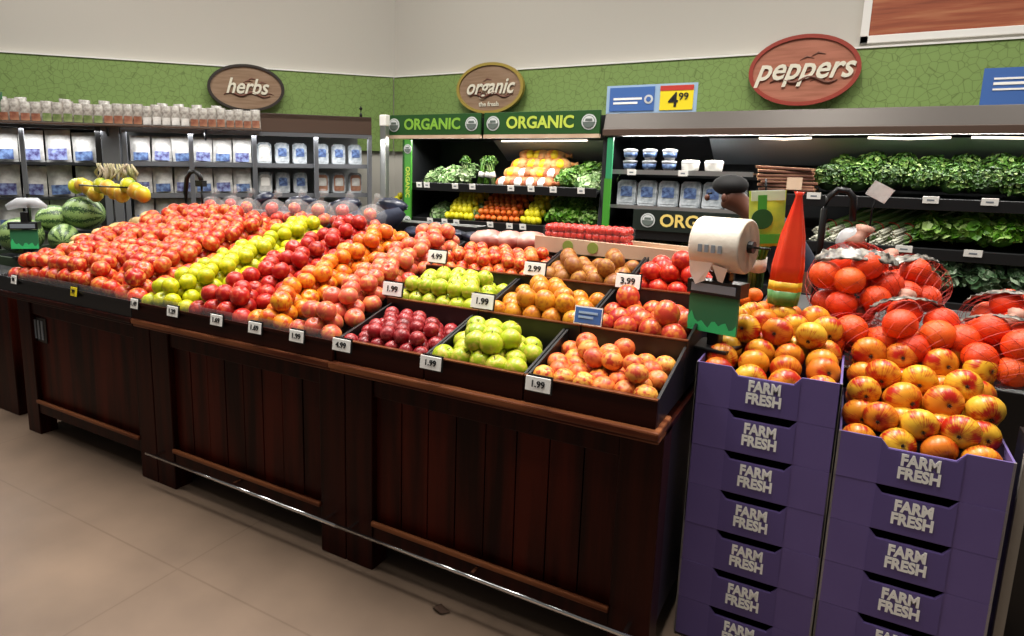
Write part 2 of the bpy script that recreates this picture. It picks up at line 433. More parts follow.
# mural with white frame on the back wall
t = thing('wall_mural', 'framed wood grain mural high on the cream wall above the green band', 'mural', (-.1, CY, 2.46))
mb = MB(); mb.box(0, 2.6, -.03, -.002, 0, .05); mb.box(0, .05, -.03, -.002, 0, 1.9); mb.box(2.55, 2.6, -.03, -.002, 0, 1.9); mb.box(0, 2.6, -.03, -.002, 1.85, 1.9)
mb.build('frame', M['white'], t, bevel=.003)
mb = MB(); mb.box(.05, 2.55, -.02, -.004, .05, 1.85); mb.build('picture', M['mural'], t)


def oval_sign(word, label, c, rot, w, h, board, rim, size, sub=None):
    t = thing('oval_sign', label, 'sign', c, rot)
    n = 48
    P = [(w/2*math.cos(2*PI*k/n), h/2*math.sin(2*PI*k/n)) for k in range(n)]
    mb = MB(); mb.prism(P, -.03, 0); mb.build('board', board, t, bevel=.002)
    mb = MB(); o = len(P)
    vs = []
    for (a, b) in P: vs += [(a*1.035, -.042, b*1.05), (a*1.035, 0, b*1.05), (a*.955, 0, b*.935), (a*.955, -.042, b*.935)]
    fs = []
    for k in range(n):
        for j in range(4): fs.append((4*k+j, 4*k+(j+1) % 4, 4*((k+1) % n)+(j+1) % 4, 4*((k+1) % n)+j))
    mb.add(vs, fs, 0); mb.build('rim', rim, t)
    # flourish: a ragged brown brush patch and an underline swash behind the word
    mb = MB(); pts = []
    for k in range(17):
        x = -w*.3+w*.62*k/16; pts.append((x, -.034, -h*.13+h*.04*math.sin(k*.8)-abs(k-8)*h*.004))
    mb.tube(pts, [h*.012+h*.018*math.sin(PI*k/16) for k in range(17)], 6)
    for k in range(9):
        a = rnd(-.25, .25)*w; b = rnd(-.2, .22)*h
        mb.tube([(a, -.031, b), (a+w*.06, -.031, b+h*.05), (a+w*.13, -.031, b+h*.02)], [.002, h*.018, .002], 5)
    mb.build('flourish', M['signbrown'], t)
    text(1, word, size, M['lettering'], t, (0, -.04, h*.02), off=size*.018, shear=.35, ext=.004, sx=.86)
    if sub: text(1, sub, size*.3, M['lettering'], t, (0, -.036, -h*.33), off=.001)
    mb = MB()
    for s in (-1, 1): mb.box(s*w*.25-.01, s*w*.25+.01, 0, .04, -.02, .02)
    mb.build('bracket', M['dark'], t)
    return t


oval_sign('peppers', 'large oval sign reading peppers with a red rim', (-.425, CY-.085, 2.29), (0, 0, 0), .69, .47, M['signwood2'], M['signrimred'], .22)
oval_sign('organic', 'round tan sign reading organic above the green organic headers', (-2.955, CY-.085, 2.27), (0, 0, 0), .66, .43, M['signwood'], M['signrimyel'], .19, 'the fresh')
hl = Vector((CX, CY, 2.24))+LD*1.46+LN*.085
oval_sign('herbs', 'oval brown sign reading herbs with a dark rim', hl, (0, 0, math.atan2(.8, .6)), .66, .40, M['signwood'], M['signrim'], .19)

# ================================================================ REFRIGERATED CASES
# ---- back right run: local frame = world, front plane y=5
def case_shell(t, x0, x1, canopy=True, yb=5.62, yf=5.0):
    mb = MB(); mb.box(x0, x1, yb-.03, yb, .1, 1.97); mb.build('back_panel', M['darkin'], t)
    mb = MB(); mb.box(x0, x1, yf-.02, yb, 0, .42); mb.box(x0, x1, yf-.06, yf-.02, .08, .38, 1); mb.build('base', [M['dark'], M['canopy']], t, bevel=.005)
    for s in (x0, x1-.03):
        mb = MB(); mb.prism([(yf+.0, .42), (yb, .42), (yb, 1.97), (yf+.1, 1.97), (yf+.1, 1.5)], 0, .03, X=Matrix(((0, 1, 0, s), (1, 0, 0, 0), (0, 0, 1, 0), (0, 0, 0, 1))))
        mb.build('side_panel', M['darkin'], t)


t = thing('refrigerated_case', 'long open produce case with brown grey canopy under the peppers sign', 'display case')
case_shell(t, -1.66, 2.6)
mb = MB(); mb.prism([(-.04, 1.818), (-.04, 1.86), (.0, 1.975), (.6, 1.975), (.6, 1.9), (.1, 1.818)], -1.66, 2.6, X=Matrix(((0, 1, 0, 0), (1, 0, 0, 5.0), (0, 0, 1, 0), (0, 0, 0, 1))))
mb.build('canopy', M['canopy'], t, bevel=.004)
mb = MB(); mb.box(-1.66, 2.6, 4.945, 5.1, 1.813, 1.862); mb.build('canopy_lip', M['canopydark'], t, bevel=.004)
mb = MB(); mb.add([(-.95, 5.5, 1.62), (2.57, 5.5, 1.62), (2.57, 5.2, 1.80), (-.95, 5.2, 1.80), (-.95, 5.52, 1.62), (2.57, 5.52, 1.62), (2.57, 5.22, 1.80), (-.95, 5.22, 1.80)],
                  [(0, 1, 2, 3), (4, 7, 6, 5), (0, 4, 5, 1), (3, 2, 6, 7), (0, 3, 7, 4), (1, 5, 6, 2)]); mb.build('liner_panel', M['greypanel'], t)
for a, b in ((-.62, -.3), (.02, .45), (.55, 1.2), (1.3, 2.2)):
    mb = MB(); mb.tube([(a, 5.18, 1.80), ((a+b)/2, 5.16, 1.792), (b, 5.18, 1.80)], .007, 8); mb.build('lamp_tube', M['tube'], t)
for z, d, nm in ((1.40, .38, 'upper_shelf'), (1.10, .46, 'middle_shelf'), (.78, .52, 'lower_shelf')):
    x0 = -.62 if z > 1.2 else -1.62
    mb = MB(); X = Matrix.Translation((0, 5.02, z)) @ Matrix.Rotation(math.radians(10), 4, 'X')
    mb.box(x0, 2.57, 0, d, -.02, 0, X=X); mb.box(x0, 2.57, -.02, .0, -.035, .035, X=X)
    mb.build(nm, M['dark'], t, bevel=.003)
mb = MB(); mb.box(-1.6, -.62, 5.06, 5.5, 1.545, 1.56); mb.box(-1.6, -.62, 5.045, 5.06, 1.535, 1.568, 1); mb.build('upper_shelf', [M['dark'], M['silver']], t)
mb = MB(); mb.box(-1.6, -.55, 5.06, 5.5, 1.285, 1.30); mb.box(-1.6, -.55, 5.045, 5.06, 1.28, 1.305, 1); mb.build('middle_shelf', [M['dark'], M['silver']], t)

# light inside the cases (the tubes under the canopies)
area('case_light', (.6, 5.10, 1.80), 3.2, .04, 20, rot=(math.radians(-20), 0, 0), col=(1, .97, .9))
area('case_light', (-1.1, 5.08, 1.8), .9, .04, 8, rot=(math.radians(-25), 0, 0), col=(1, .97, .9))
area('case_light', (-2.6, 5.08, 1.785), 1.7, .04, 13, rot=(math.radians(-25), 0, 0), col=(1, .97, .9))

LZ = math.atan2(.8, .6)
for s_, p_, w_ in ((1.03, 12, 1.9), (3.2, 14, 2.1)):  # lights added to brighten the left cases, no tubes there
    q = Vector((-3.66, 4.80, 0))+Vector((-.6, -.8, 0))*s_+Vector((.8, -.6, 0))*.02
    area('case_light', (q.x, q.y, 1.79), w_, .04, p_, rot=(math.radians(-12), 0, LZ), col=(1, 1, 1))
    q = q+Vector((.8, -.6, 0))*.05
# ---- organic case
t = thing('refrigerated_case', 'open produce case under the two green organic headers', 'display case')
case_shell(t, -3.5, -1.67)
mb = MB(); mb.box(-3.5, -1.67, 5.04, 5.62, 1.80, 1.97); mb.build('canopy', M['dark'], t)
mb = MB(); mb.add([(-2.7, 5.5, 1.62), (-1.7, 5.5, 1.62), (-1.7, 5.2, 1.79), (-2.7, 5.2, 1.79)], [(0, 1, 2, 3)]); mb.build('liner_panel', M['greypanel'], t)
mb = MB(); mb.tube([(-2.6, 5.16, 1.782), (-1.85, 5.16, 1.786)], .006, 8); mb.build('lamp_tube', M['tube'], t)
for z, nm in ((1.39, 'upper_shelf'), (1.08, 'middle_shelf'), (.78, 'lower_shelf')):
    mb = MB(); X = Matrix.Translation((0, 5.02, z)) @ Matrix.Rotation(math.radians(12), 4, 'X')
    mb.box(-3.46, -1.7, 0, .46, -.02, 0, X=X); mb.box(-3.46, -1.7, -.02, .0, -.035, .035, X=X)
    mb.build(nm, M['dark'], t, bevel=.003)


def seal(parent, x, y, z, rr, nm='seal'):
    mb = MB(); X = Matrix.Translation((x, y, z)) @ Matrix.Rotation(PI/2, 4, 'X')
    mb.lathe([(rr, 0), (rr, .004)], 24, 0, X, sm=False)
    mb.lathe([(rr*.84, .0041), (rr*.84, .006)], 24, 1, X, sm=False)
    mb.lathe([(rr*.76, .0062), (rr*.76, .0075)], 24, 0, X, sm=False)
    P = [(rr*.76*math.cos(PI+PI*k/12), rr*.76*math.sin(PI+PI*k/12)+.0) for k in range(13)]
    mb.prism([(a+x, b+z) for a, b in P], y-.0095, y-.0078, 1)
    mb.prism([(x-rr*.5, z+.1*rr), (x+rr*.5, z+.1*rr), (x+rr*.42, z+.42*rr), (x-rr*.42, z+.42*rr)], y-.0095, y-.0078, 1)
    return mb.build(nm, [M['seal'], M['sealdark']], parent)


def header(label, x0, x1, lm, zt=2.003, zb=1.83, y=4.98):
    t = thing('header_sign', label, 'sign', ((x0+x1)/2, y, zb)); w = x1-x0; h = zt-zb
    mb = MB(); mb.box(-w/2, w/2, -.012, .012, 0, h); mb.build('board', M['greenpaint'], t, bevel=.002)
    mb = MB(); mb.box(-w/2, w/2, -.02, .015, -.03, -.002); mb.build('rail', M['kraft'], t)
    text(1, 'ORGANIC', h*.74, lm, t, (0, -.014, h*.5), off=.0035, sx=.98)
    for s in (-1, 1): seal(t, s*(w/2-.085), -.0125, h*.5, .058)
    return t


header('left of the two green organic headers, with dim green lettering', -3.66, -2.70, M['limegreen'])
header('right of the two green organic headers, with bright yellow lettering', -2.67, -1.69, M['yellowgreen'])

t = thing('sign_post', 'tall narrow green panel with round seals at left of the organic case', 'sign panel', (-3.42, 4.97, 0))
mb = MB(); mb.box(-.035, .035, -.01, .01, .9, 1.79); mb.build('panel', M['greenmid'], t)
mb = MB(); mb.box(-.055, -.036, -.012, .012, .4, 1.79); mb.build('edge_strip', M['greenpaint'], t)
seal(t, 0, -.011, 1.71, .04); seal(t, 0, -.011, 1.08, .04)
text(1, 'ORGANIC', .06, M['yellowgreen'], t, (0, -.012, 1.42), rot=(PI/2, PI/2, 0), off=.001)
t = thing('sign_post', 'tall narrow green panel between the organic case and the herb tubs', 'sign panel', (-1.6, 4.97, 0))
mb = MB(); mb.box(-.022, .022, -.01, .01, 1.5, 1.8); mb.build('upper_panel', M['greenlite'], t)
mb = MB(); mb.box(-.03, .022, -.009, .009, 1.02, 1.5); mb.build('lower_panel', M['greenmid'], t)
mb = MB(); mb.box(-.012, .012, .01, .02, .4, 1.8); mb.build('post', M['grey'], t)
t = thing('corner_post', 'silver metal corner post beside the left organic header', 'post', (-3.60, 4.86, 0))
mb = MB(); mb.box(-.03, .03, -.03, .03, 0, 1.99); mb.build('post', M['silver'], t, bevel=.006)
mb = MB(); mb.box(-.035, .035, -.035, .035, 1.9, 2.0); mb.build('cap', M['paper'], t, bevel=.01)

# ---- left run: along the left wall. local x = along (away from the corner), local y = out to the room, origin at its right front end
A0 = Vector((-3.66, 4.80, 0))
RZ = math.atan2(.8, .6)              # turn that puts +x on -LD
# local frame: x' = -LD (to the right when facing the wall), y' = -LN (into the wall)
def left_frame(s, d=0, z=0):
    return A0+LD*s-LN*d+Vector((0, 0, z))


LR = (0, 0, RZ)
t = thing('refrigerated_case', 'glazed herb case with grey frames under the herbs sign', 'display case', left_frame(0), LR)
mb = MB(); mb.box(-2.02, -.03, .0, .08, 1.822, 1.975); mb.box(-2.02, -.03, .0, .8, 1.93, 1.975); mb.build('canopy', M['canopydark'], t, bevel=.005)
mb = MB(); mb.box(-2.02, -.03, -.01, .02, 1.79, 1.822); mb.box(-2.02, -.03, -.01, .02, .42, .46); mb.build('door_frame', M['grey'], t)
for s in (.05, .52, 1.03, 1.52, 2.0):
    mb = MB(); mb.box(-s-.018, -s+.018, -.015, .02, .42, 1.80); mb.build('mullion', M['grey'], t, bevel=.003)
for z in (1.56, 1.31, 1.06, .8):
    mb = MB(); mb.box(-2.0, -.04, .04, .42, z-.02, z); mb.box(-2.0, -.04, .03, .04, z-.028, z+.008, 1); mb.build('shelf', [M['dark'], M['grey']], t)
mb = MB(); mb.box(-2.02, -.03, .5, .53, .1, 1.93); mb.build('back_panel', mat('light case liner', '8f9396', .5), t)
mb = MB(); mb.box(-2.02, -.03, -.02, .5, 0, .42); mb.build('base', M['dark'], t)
t = thing('refrigerated_case', 'open salad case at far left below the hanging packets', 'display case', left_frame(0), LR)
mb = MB(); mb.box(-4.6, -2.16, -.01, .6, 1.80, 1.83); mb.build('canopy', M['dark'], t, bevel=.003)
mb = MB(); mb.box(-2.16, -2.03, -.02, .55, 0, 1.86); mb.box(-2.2, -2.161, -.015, .5, 0, 1.86, 1); mb.build('end_panel', [M['grey'], M['black']], t, bevel=.004)
for s in (2.68, 3.3, 3.9):
    mb = MB(); mb.box(-s-.015, -s+.015, -.03, .0, .3, 1.8); mb.build('mullion', M['grey'], t)
for z in (1.55, 1.29, 1.03, .8):
    mb = MB(); mb.box(-4.6, -2.2, .03, .42, z-.02, z); mb.build('shelf', M['dark'], t)
mb = MB(); mb.box(-4.6, -2.2, .5, .53, .1, 1.8); mb.build('back_panel', M['darkin'], t)
mb = MB(); mb.box(-4.6, -2.2, 0, .5, 0, .42); mb.build('base', M['dark'], t)
t = thing('top_shelf', 'dark ledge carrying small packets along the top of the left cases', 'shelf', left_frame(0), LR)
mb = MB(); mb.box(-4.6, -.98, -.14, -.02, 1.822, 1.838); mb.build('ledge', M['canopydark'], t, bevel=.003)
for s in (1.4, 2.1, 2.9, 3.7):
    mb = MB(); mb.prism([(-.13, 1.82), (-.0, 1.82), (-.0, 1.74)], s, s+.015, X=Matrix(((0, -1, 0, 0), (1, 0, 0, 0), (0, 0, 1, 0), (0, 0, 0, 1)))); mb.build('bracket', M['dark'], t)

# ---- packs: rounded pouch prototypes
def pouch_mesh(w, h, d, wob=.0):
    mb = MB(); n, m = 8, 7; vs = []; fs = []
    for sgn in (-1, 1):
        for j in range(m+1):
            for i in range(n+1):
                a, b = i/n, j/m
                bul = (math.sin(PI*a)**.6)*(math.sin(PI*b)**.6)
                vs.append(((a-.5)*w*(1-.04*math.sin(PI*b)), sgn*d/2*bul*(1+wob*(random.random()-.5)), b*h))
    N = (n+1)*(m+1)
    for s in (0, 1):
        for j in range(m):
            for i in range(n):
                q = [s*N+j*(n+1)+i, s*N+j*(n+1)+i+1, s*N+(j+1)*(n+1)+i+1, s*N+(j+1)*(n+1)+i]
                fs.append(tuple(q if s == 0 else reversed(q)))
    mb.add(vs, fs, 0, True); return mb


def make_pouch(w, h, d, m, lab, frac=(.1, .45), wob=.25):
    t = thing('packet', '', 'packet', link=False)
    pouch_mesh(w, h, d, wob).build('pouch', m, t, link=False)
    mb = MB(); P = []
    z0, z1 = h*frac[0], h*frac[1]
    mb.box(-w*.36, w*.36, -d/2-.003, -d/2+.004, z0, z1); mb.build('label_band', lab, t, link=False)
    return t


def make_clamshell(w, h, d, body, fill, lab):
    t = thing('herb_clamshell', '', 'herb pack', link=False)
    P = [(-w/2, .01), (-w/2+.01, 0), (w/2-.01, 0), (w/2, .01), (w/2, h-.02), (w/2-.02, h), (-w/2+.02, h), (-w/2, h-.02)]
    mb = MB(); mb.prism(P, 0, d); mb.prism([(a*1.06, (b-h/2)*1.04+h/2) for a, b in P], d*.4, d*.55); mb.build('tray', body, t, link=False, bevel=.004)
    mb = MB(); mb.prism([(a*.8, (b-h/2)*.8+h/2) for a, b in P], -.004, .001); mb.build('contents', fill, t, link=False)
    mb = MB(); mb.prism([(a*.62, (b-h/2)*.4+h*.55) for a, b in P], -.008, -.003); mb.build('sticker', lab, t, link=False)
    return t


pw = .1
cl_herb = make_clamshell(.115, .175, .045, M['packgrey'], M['packgrey'], M['packblue'])
cl_nut = make_clamshell(.115, .175, .045, M['packgrey'], M['packbrown'], M['pack'])
cl_white = make_clamshell(.115, .175, .045, M['packgrey'], M['pack'], M['paper'])
for row, z in enumerate((1.565, 1.315, 1.065)):
    for bay, s0 in enumerate((.07, .56)):
        for k in range(3):
            s = s0+.075+k*.15
            pr = cl_nut if (row == 1 and bay == 0) else (cl_white if (bay == 1 and k == 2 and row < 2) else cl_herb)
            rowname = ('top', 'middle', 'bottom')[row]
            kind = 'brown nut pack' if pr is cl_nut else ('white pack' if pr is cl_white else 'clear blue labelled herb pack')
            o = dup(pr, left_frame(s, .12, z), (math.radians(-4), 0, RZ), '%s standing in the %s row of the glazed herb case' % (kind, rowname), '%ss in the %s row of the herb case' % (kind, rowname))
            for back in (1,):
                pass
salad = make_pouch(.15, .21, .06, M['pack'], M['packpurple'], (.05, .4))
salad2 = make_pouch(.15, .21, .06, M['pack'], M['packblue'], (.05, .35))
for row, z in enumerate((1.56, 1.315, 1.065)):
    for k in range(6):
        s = 1.12+k*.155
        o = dup(salad2 if (k+row) % 2 else salad, left_frame(s, .11, z), (math.radians(rnd(-12, -4)), rnd(-.04, .04), RZ+rnd(-.1, .1)), 'grey white bagged salad in the left half of the glazed herb case', 'bagged salads in the left half of the herb case')
for row, z in enumerate((1.55, 1.29, 1.03, .8)):
    for k in range(13):
        s = 2.29+k*.178
        if 4.6 < s: continue
        o = dup(salad2 if random.random() < .5 else salad, left_frame(s, .12, z), (math.radians(rnd(-12, -2)), rnd(-.05, .05), RZ+rnd(-.1, .1)), 'white bagged salad with blue or purple print in the open case at far left', 'bagged salads in the far left case', scale=rnd(1.1, 1.2))
# packets along the top ledge
pk = [make_pouch(.078, .15, .03, M['nutpack'], b, (.05, .42)) for b in (M['packbrown'], M['packgreen'], M['pack'])]
for k in range(27):
    s = 1.02+k*.067
    m_ = pk[0] if k < 8 else pk[2] if k < 13 else pk[0] if k < 17 else pk[1] if k < 23 else pk[0]
    nm = 'small packet of nuts or dried herbs hanging on the ledge above the left cases'
    dup(m_, left_frame(s, -.09, 1.838), (math.radians(rnd(-3, 3)), rnd(-.03, .03), RZ+rnd(-.1, .1)), nm, 'small packets on the ledge above the left cases', scale=(1, 1, rnd(.94, 1.06)))
    if random.random() < .5 and k % 2 == 0:
        dup(m_, left_frame(s+.03, -.045, 1.85), (math.radians(-8), rnd(-.08, .08), RZ), nm, 'small packets on the ledge above the left cases', scale=(1, 1, 1.1))
gb = make_pouch(.16, .2, .07, M['greenmesh'], M['packgreen'], (.1, .3))
for s in (4.42,):
    pass
for k, s in enumerate((3.66,)):
    pass
for k in range(3):
    dup(gb, left_frame(4.56-.0+k*.0-k*.0-.0, -.09, 1.838) if k == 9 else left_frame(2.84+k*.17, -.09, 1.838), (0, 0, RZ), 'green net bag standing at the far left end of the packet ledge', 'green net bags at the end of the packet ledge')

# ---- signs standing on the canopy
t = thing('price_sign', 'blue shelf sign with a yellow 4.99 price card on the right canopy', 'sign', (-1.355, 5.06, 1.975))
mb = MB(); mb.box(-.325, .325, 0, .008, .0, .205); mb.build('holder', M['bluelite'], t)
mb = MB(); mb.box(-.3, .03, -.006, 0, .02, .19); mb.build('blue_card', M['blue'], t)
mb = MB(); mb.box(.07, .3, -.006, 0, .02, .19); mb.box(.07, .3, -.008, -.006, .155, .19, 1); mb.build('price_card', [M['yellow'], M['redink']], t)
text(1, '4', .14, M['ink'], t, (.165, -.008, .085), off=.002); text(1, '99', .07, M['ink'], t, (.235, -.008, .11), off=.001)
mb = MB()
for k, (a, b) in enumerate(((-.27, -.06), (-.27, -.09))): mb.box(a, b, -.008, -.006, .1-k*.03, .115-k*.03)
mb.build('print', M['paper'], t)
mb = MB(); mb.lathe([(.032, 0), (.032, .004)], 20, 0, Matrix.Translation((-.01, -.006, .1)) @ Matrix.Rotation(PI/2, 4, 'X'), sm=False); mb.lathe([(.018, 0), (.018, .006)], 20, 1, Matrix.Translation((-.01, -.006, .1)) @ Matrix.Rotation(PI/2, 4, 'X'), sm=False)
mb.build('badge', [M['seal'], M['blue']], t)
t = thing('price_sign', 'plain blue sign card at the right end of the canopy', 'sign', (.75, 5.06, 1.975))
mb = MB(); mb.box(-.2, .2, 0, .008, 0, .21); mb.build('blue_card', M['blue'], t)
mb = MB(); mb.box(-.15, .15, -.003, 0, .115, .13); mb.box(-.15, .15, -.003, 0, .085, .095); mb.box(-.15, .1, -.003, 0, .145, .155); mb.build('print', M['paper'], t)
mb = MB(); mb.lathe([(.012, 0), (.012, .03), (.004, .04), (.004, .06), (.016, .075), (0, .1)], 10)
tag(mb.build('finial', M['black']), 'small black knob standing on the canopy left of the organic sign', 'knob', loc=left_frame(.1, .1, 1.975))

# ---- the dark ORGANIC board under the herb tubs
t = thing('header_sign', 'dark shelf board with gold organic lettering behind the bag roll', 'sign', (-.98, 4.99, 1.13))
mb = MB(); mb.box(-.42, .42, -.01, .01, 0, .15); mb.build('board', mat('very dark green board', '0e1a12', .5), t)
text(1, 'ORGANIC', .125, M['gold'], t, (.06, -.012, .075), off=.003)
seal(t, -.31, -.011, .075, .052)


# ================================================================ FRUIT PROTOTYPES (unit radius)
def lathe_mesh(name, prof, m, n=18):
    mb = MB(); mb.lathe(prof, n); return mb.mesh(name, m)


def apple_prof(k=1.0, dim=.26):
    p = []
    for i in range(13):
        a = PI*i/12
        rr = math.sin(a)*(1+.06*math.cos(a)); z = -math.cos(a)*.88*k
        if i == 0: z += dim*.55; rr = 0
        if i == 1: z += dim*.12
        if i == 12: z -= dim; rr = 0
        if i == 11: z -= dim*.35
        p.append((max(rr, 0), z))
    return p


def sphere_prof(k=1.0, tip=0):
    p = []
    for i in range(13):
        a = PI*i/12; z = -math.cos(a)*k
        if tip and i in (0, 12): z *= 1+tip
        p.append((max(0, math.sin(a))*(1 if i not in (0, 12) else 0), z))
    return p


def fruit(name, prof, m, stem=False, calyx=False):
    o = bpy.data.objects.new(name, lathe_mesh(name, prof, m))
    if stem:
        mb = MB(); mb.tube([(0, 0, .58), (.03, 0, .8), (.1, .02, 1.02)], [.04, .035, .05], 5)
        mb.build('stem', M['stem'], o, link=False)
    if calyx:
        mb = MB()
        for k in range(5):
            a = 2*PI*k/5; mb.tube([(0, 0, -.72), (.08*math.cos(a), .08*math.sin(a), -.78), (.12*math.cos(a), .12*math.sin(a), -.9)], [.05, .04, .01], 4)
        mb.build('calyx', M['stem'], o, link=False)
    return o


P = {k: fruit(nm, pr, F[k], st, cx) for k, nm, pr, st, cx in [
    ('redapple', 'red_apple', apple_prof(), False, False), ('redapple2', 'dark_red_apple', apple_prof(1.05), False, False),
    ('greenpear', 'yellow_apple', apple_prof(1.0), False, False), ('orangeapple', 'orange_apple', apple_prof(), False, False),
    ('pinkapple', 'pink_apple', apple_prof(), False, False), ('plum', 'plum', sphere_prof(.97), False, False),
    ('greenapple', 'green_apple', apple_prof(1.08), True, False), ('peach', 'peach', apple_prof(1.0, .18), False, False),
    ('apricot', 'orange_mango', sphere_prof(1.12), False, False), ('mango', 'red_mango', sphere_prof(1.08), False, False),
    ('kiwi', 'brown_pear', sphere_prof(1.2), False, False), ('smallred', 'small_apple', apple_prof(), False, False),
    ('tomato', 'pomegranate', apple_prof(1.0, .1), False, False), ('galaapple', 'striped_apple', apple_prof(.96, .3), True, True),
    ('orange', 'orange', sphere_prof(.97), False, False), ('lemon', 'lemon', sphere_prof(1.25, .12), False, False),
    ('mandarin', 'mandarin', sphere_prof(.9), False, False)]}
NFR = {}


def put(kind, p, rad, label, group, rot=None, cat=None):
    pr = P[kind]
    if rot is None: rot = (rnd(-.7, .7), rnd(-.7, .7), rnd(0, 6.28))
    o = dup(pr, p, rot, label, group, rad*rnd(.95, 1.05), cat or pr.name.split('_')[-1].split('.')[0])
    NFR[kind] = NFR.get(kind, 0)+1
    return o


def heap(kind, rad, xl, xr, y0, y1, zf, label, group, top=.5, third=.0, rot=None, jit=.12, mound=0.0, sp=.97):
    """hex layers on a sloping bed. xl/xr: bounds as functions of y, zf: bed height as a function of y"""
    d = rad*2*sp; row = 0; y = y0+rad
    grid = []
    while y <= y1-rad*.7:
        a, b = xl(y)+rad, xr(y)-rad; n = max(1, int((b-a)/d)+1); step = (b-a)/max(1, n-1) if n > 1 else 0
        if step > d*1.12 and n > 1: step = (b-a)/n; n += 1
        off = (step/2 if row % 2 else 0); cnt = n-(1 if row % 2 and n > 1 else 0)
        for k in range(cnt):
            x = a+off+k*step
            e = min((x-a)/(b-a+1e-6), 1-(x-a)/(b-a+1e-6)); hump = mound*math.sin(PI*max(0, min(1, (x-xl(y))/(xr(y)-xl(y)))))
            grid.append((x, y, zf(y)+rad*.9+hump, row, cnt))
        y += d*.87; row += 1
    used = 0
    for (x, y, z, rw, c) in grid:
        put(kind, (x+rnd(-jit, jit)*rad, y+rnd(-jit, jit)*rad, z+rnd(-.08, .08)*rad), rad, label, group, rot and rot())
    rows = {}
    for g in grid: rows.setdefault(g[3], []).append(g)
    for rw, gs in rows.items():
        nx = rows.get(rw+1)
        if not nx: continue
        for i in range(len(gs)-1):
            if random.random() < top:
                x = (gs[i][0]+gs[i+1][0])/2; yy = gs[i][1]*.64+nx[0][1]*.36; z = (gs[i][2]+nx[0][2])/2+rad*1.45
                put(kind, (x+rnd(-jit, jit)*rad, yy+rnd(-jit, jit)*rad, z), rad, label, group, rot and rot())
                if random.random() < third and 0 < i < len(gs)-2:
                    put(kind, (x+rad*rnd(.8, 1.1), yy+rad*.5, z+rad*1.3), rad, label, group, rot and rot())


# ================================================================ WOODEN BINS
SL = math.tan(math.radians(13))


def bed(y): return .885+(y-1.86)*SL


def make_bin(label, x0, x1, style):
    t = thing('wooden_bin', label, 'produce bin', ((x0+x1)/2, 1.93, 0)); w = (x1-x0)/2
    for s in (-1, 1):
        for yy in (0, 1.16):
            a, b = (w-.13, w) if s > 0 else (-w, -w+.13)
            mb = MB(); mb.box(a, b, yy-.01, yy+.09, 0, .83); mb.build('leg', M['wood_dark'], t, bevel=.004)
    mb = MB(); mb.box(-w+.13, w-.13, 0, .04, .72, .83); mb.build('top_rail', M['wood_dark'], t, bevel=.004)
    mb = MB(); mb.box(-w+.13, w-.13, -.004, .045, .13, .20); mb.build('bottom_rail', M['wood_dark'], t, bevel=.004)
    mb = MB(); mb.box(-w+.13, w-.13, -.02, -.004, .195, .215); mb.build('bottom_moulding', M['wood_edge'] if style != 'x' else M['wood_dark'], t, bevel=.004)
    mb = MB()
    if style == 'plank':
        n = 8; step = (2*w-.26)/n
        for k in range(n):
            a = -w+.13+k*step; mb.box(a+.002, a+step-.002, .018+rnd(0, .003), .035, .2, .72)
        mb.box(-w+.13, w-.13, .035, .04, .2, .72)
    else: mb.box(-w+.13, w-.13, .018, .035, .2, .72)
    mb.build('front_panel', M['wood_plank'], t, bevel=.0015)
    for s in (-1, 1):
        mb = MB(); mb.box(s*(w-.02)-.012, s*(w-.02)+.012, .09, 1.15, .13, .83); mb.build('side_panel', M['black'] if s > 0 else M['wood_dark'], t)
    mb = MB(); mb.box(-w, w, 1.22, 1.25, .13, .83); mb.build('back_panel', M['wood_dark'], t)
    mb = MB(); mb.box(-w-.003, w+.003, -.105, .06, .835, .862); mb.box(-w-.003, w+.003, -.095, .0, .822, .836); mb.build('ledge', M['wood_edge'] if style == 'plank' else M['wood_dark'], t, bevel=.006)
    mb = MB(); mb.box(-w+.0, w-.0, .0, 1.2, .815, .835); mb.build('deck', M['wood_dark'], t)
    if style == 'plank':
        mb = MB(); mb.tube([(-w+.0, -.07, .182), (w-.0, -.07, .182)], .008, 8)
        for a in (-w+.06, 0, w-.06): mb.box(a-.006, a+.006, -.07, .01, .176, .188)
        mb.build('chrome_rail', M['chrome'], t)
    return t


make_bin('wooden produce bin nearest the purple trays, with plank front and chrome rail', -1.611, -.405, 'plank')
make_bin('middle wooden produce bin, between the plain panel bin and the bin beside the purple trays', -2.815, -1.615, 'plank')
b1 = make_bin('plain panelled wooden produce bin at the left end with a black vent', -4.03, -2.82, 'plain')
mb = MB(); mb.box(-.56, -.36, .012, .0175, .56, .70)
for k in range(5): mb.box(-.55+k*.036, -.545+k*.036+.012, .008, .0125, .575, .685, 1)
mb.build('vent', [M['black'], M['greypanel']], b1)
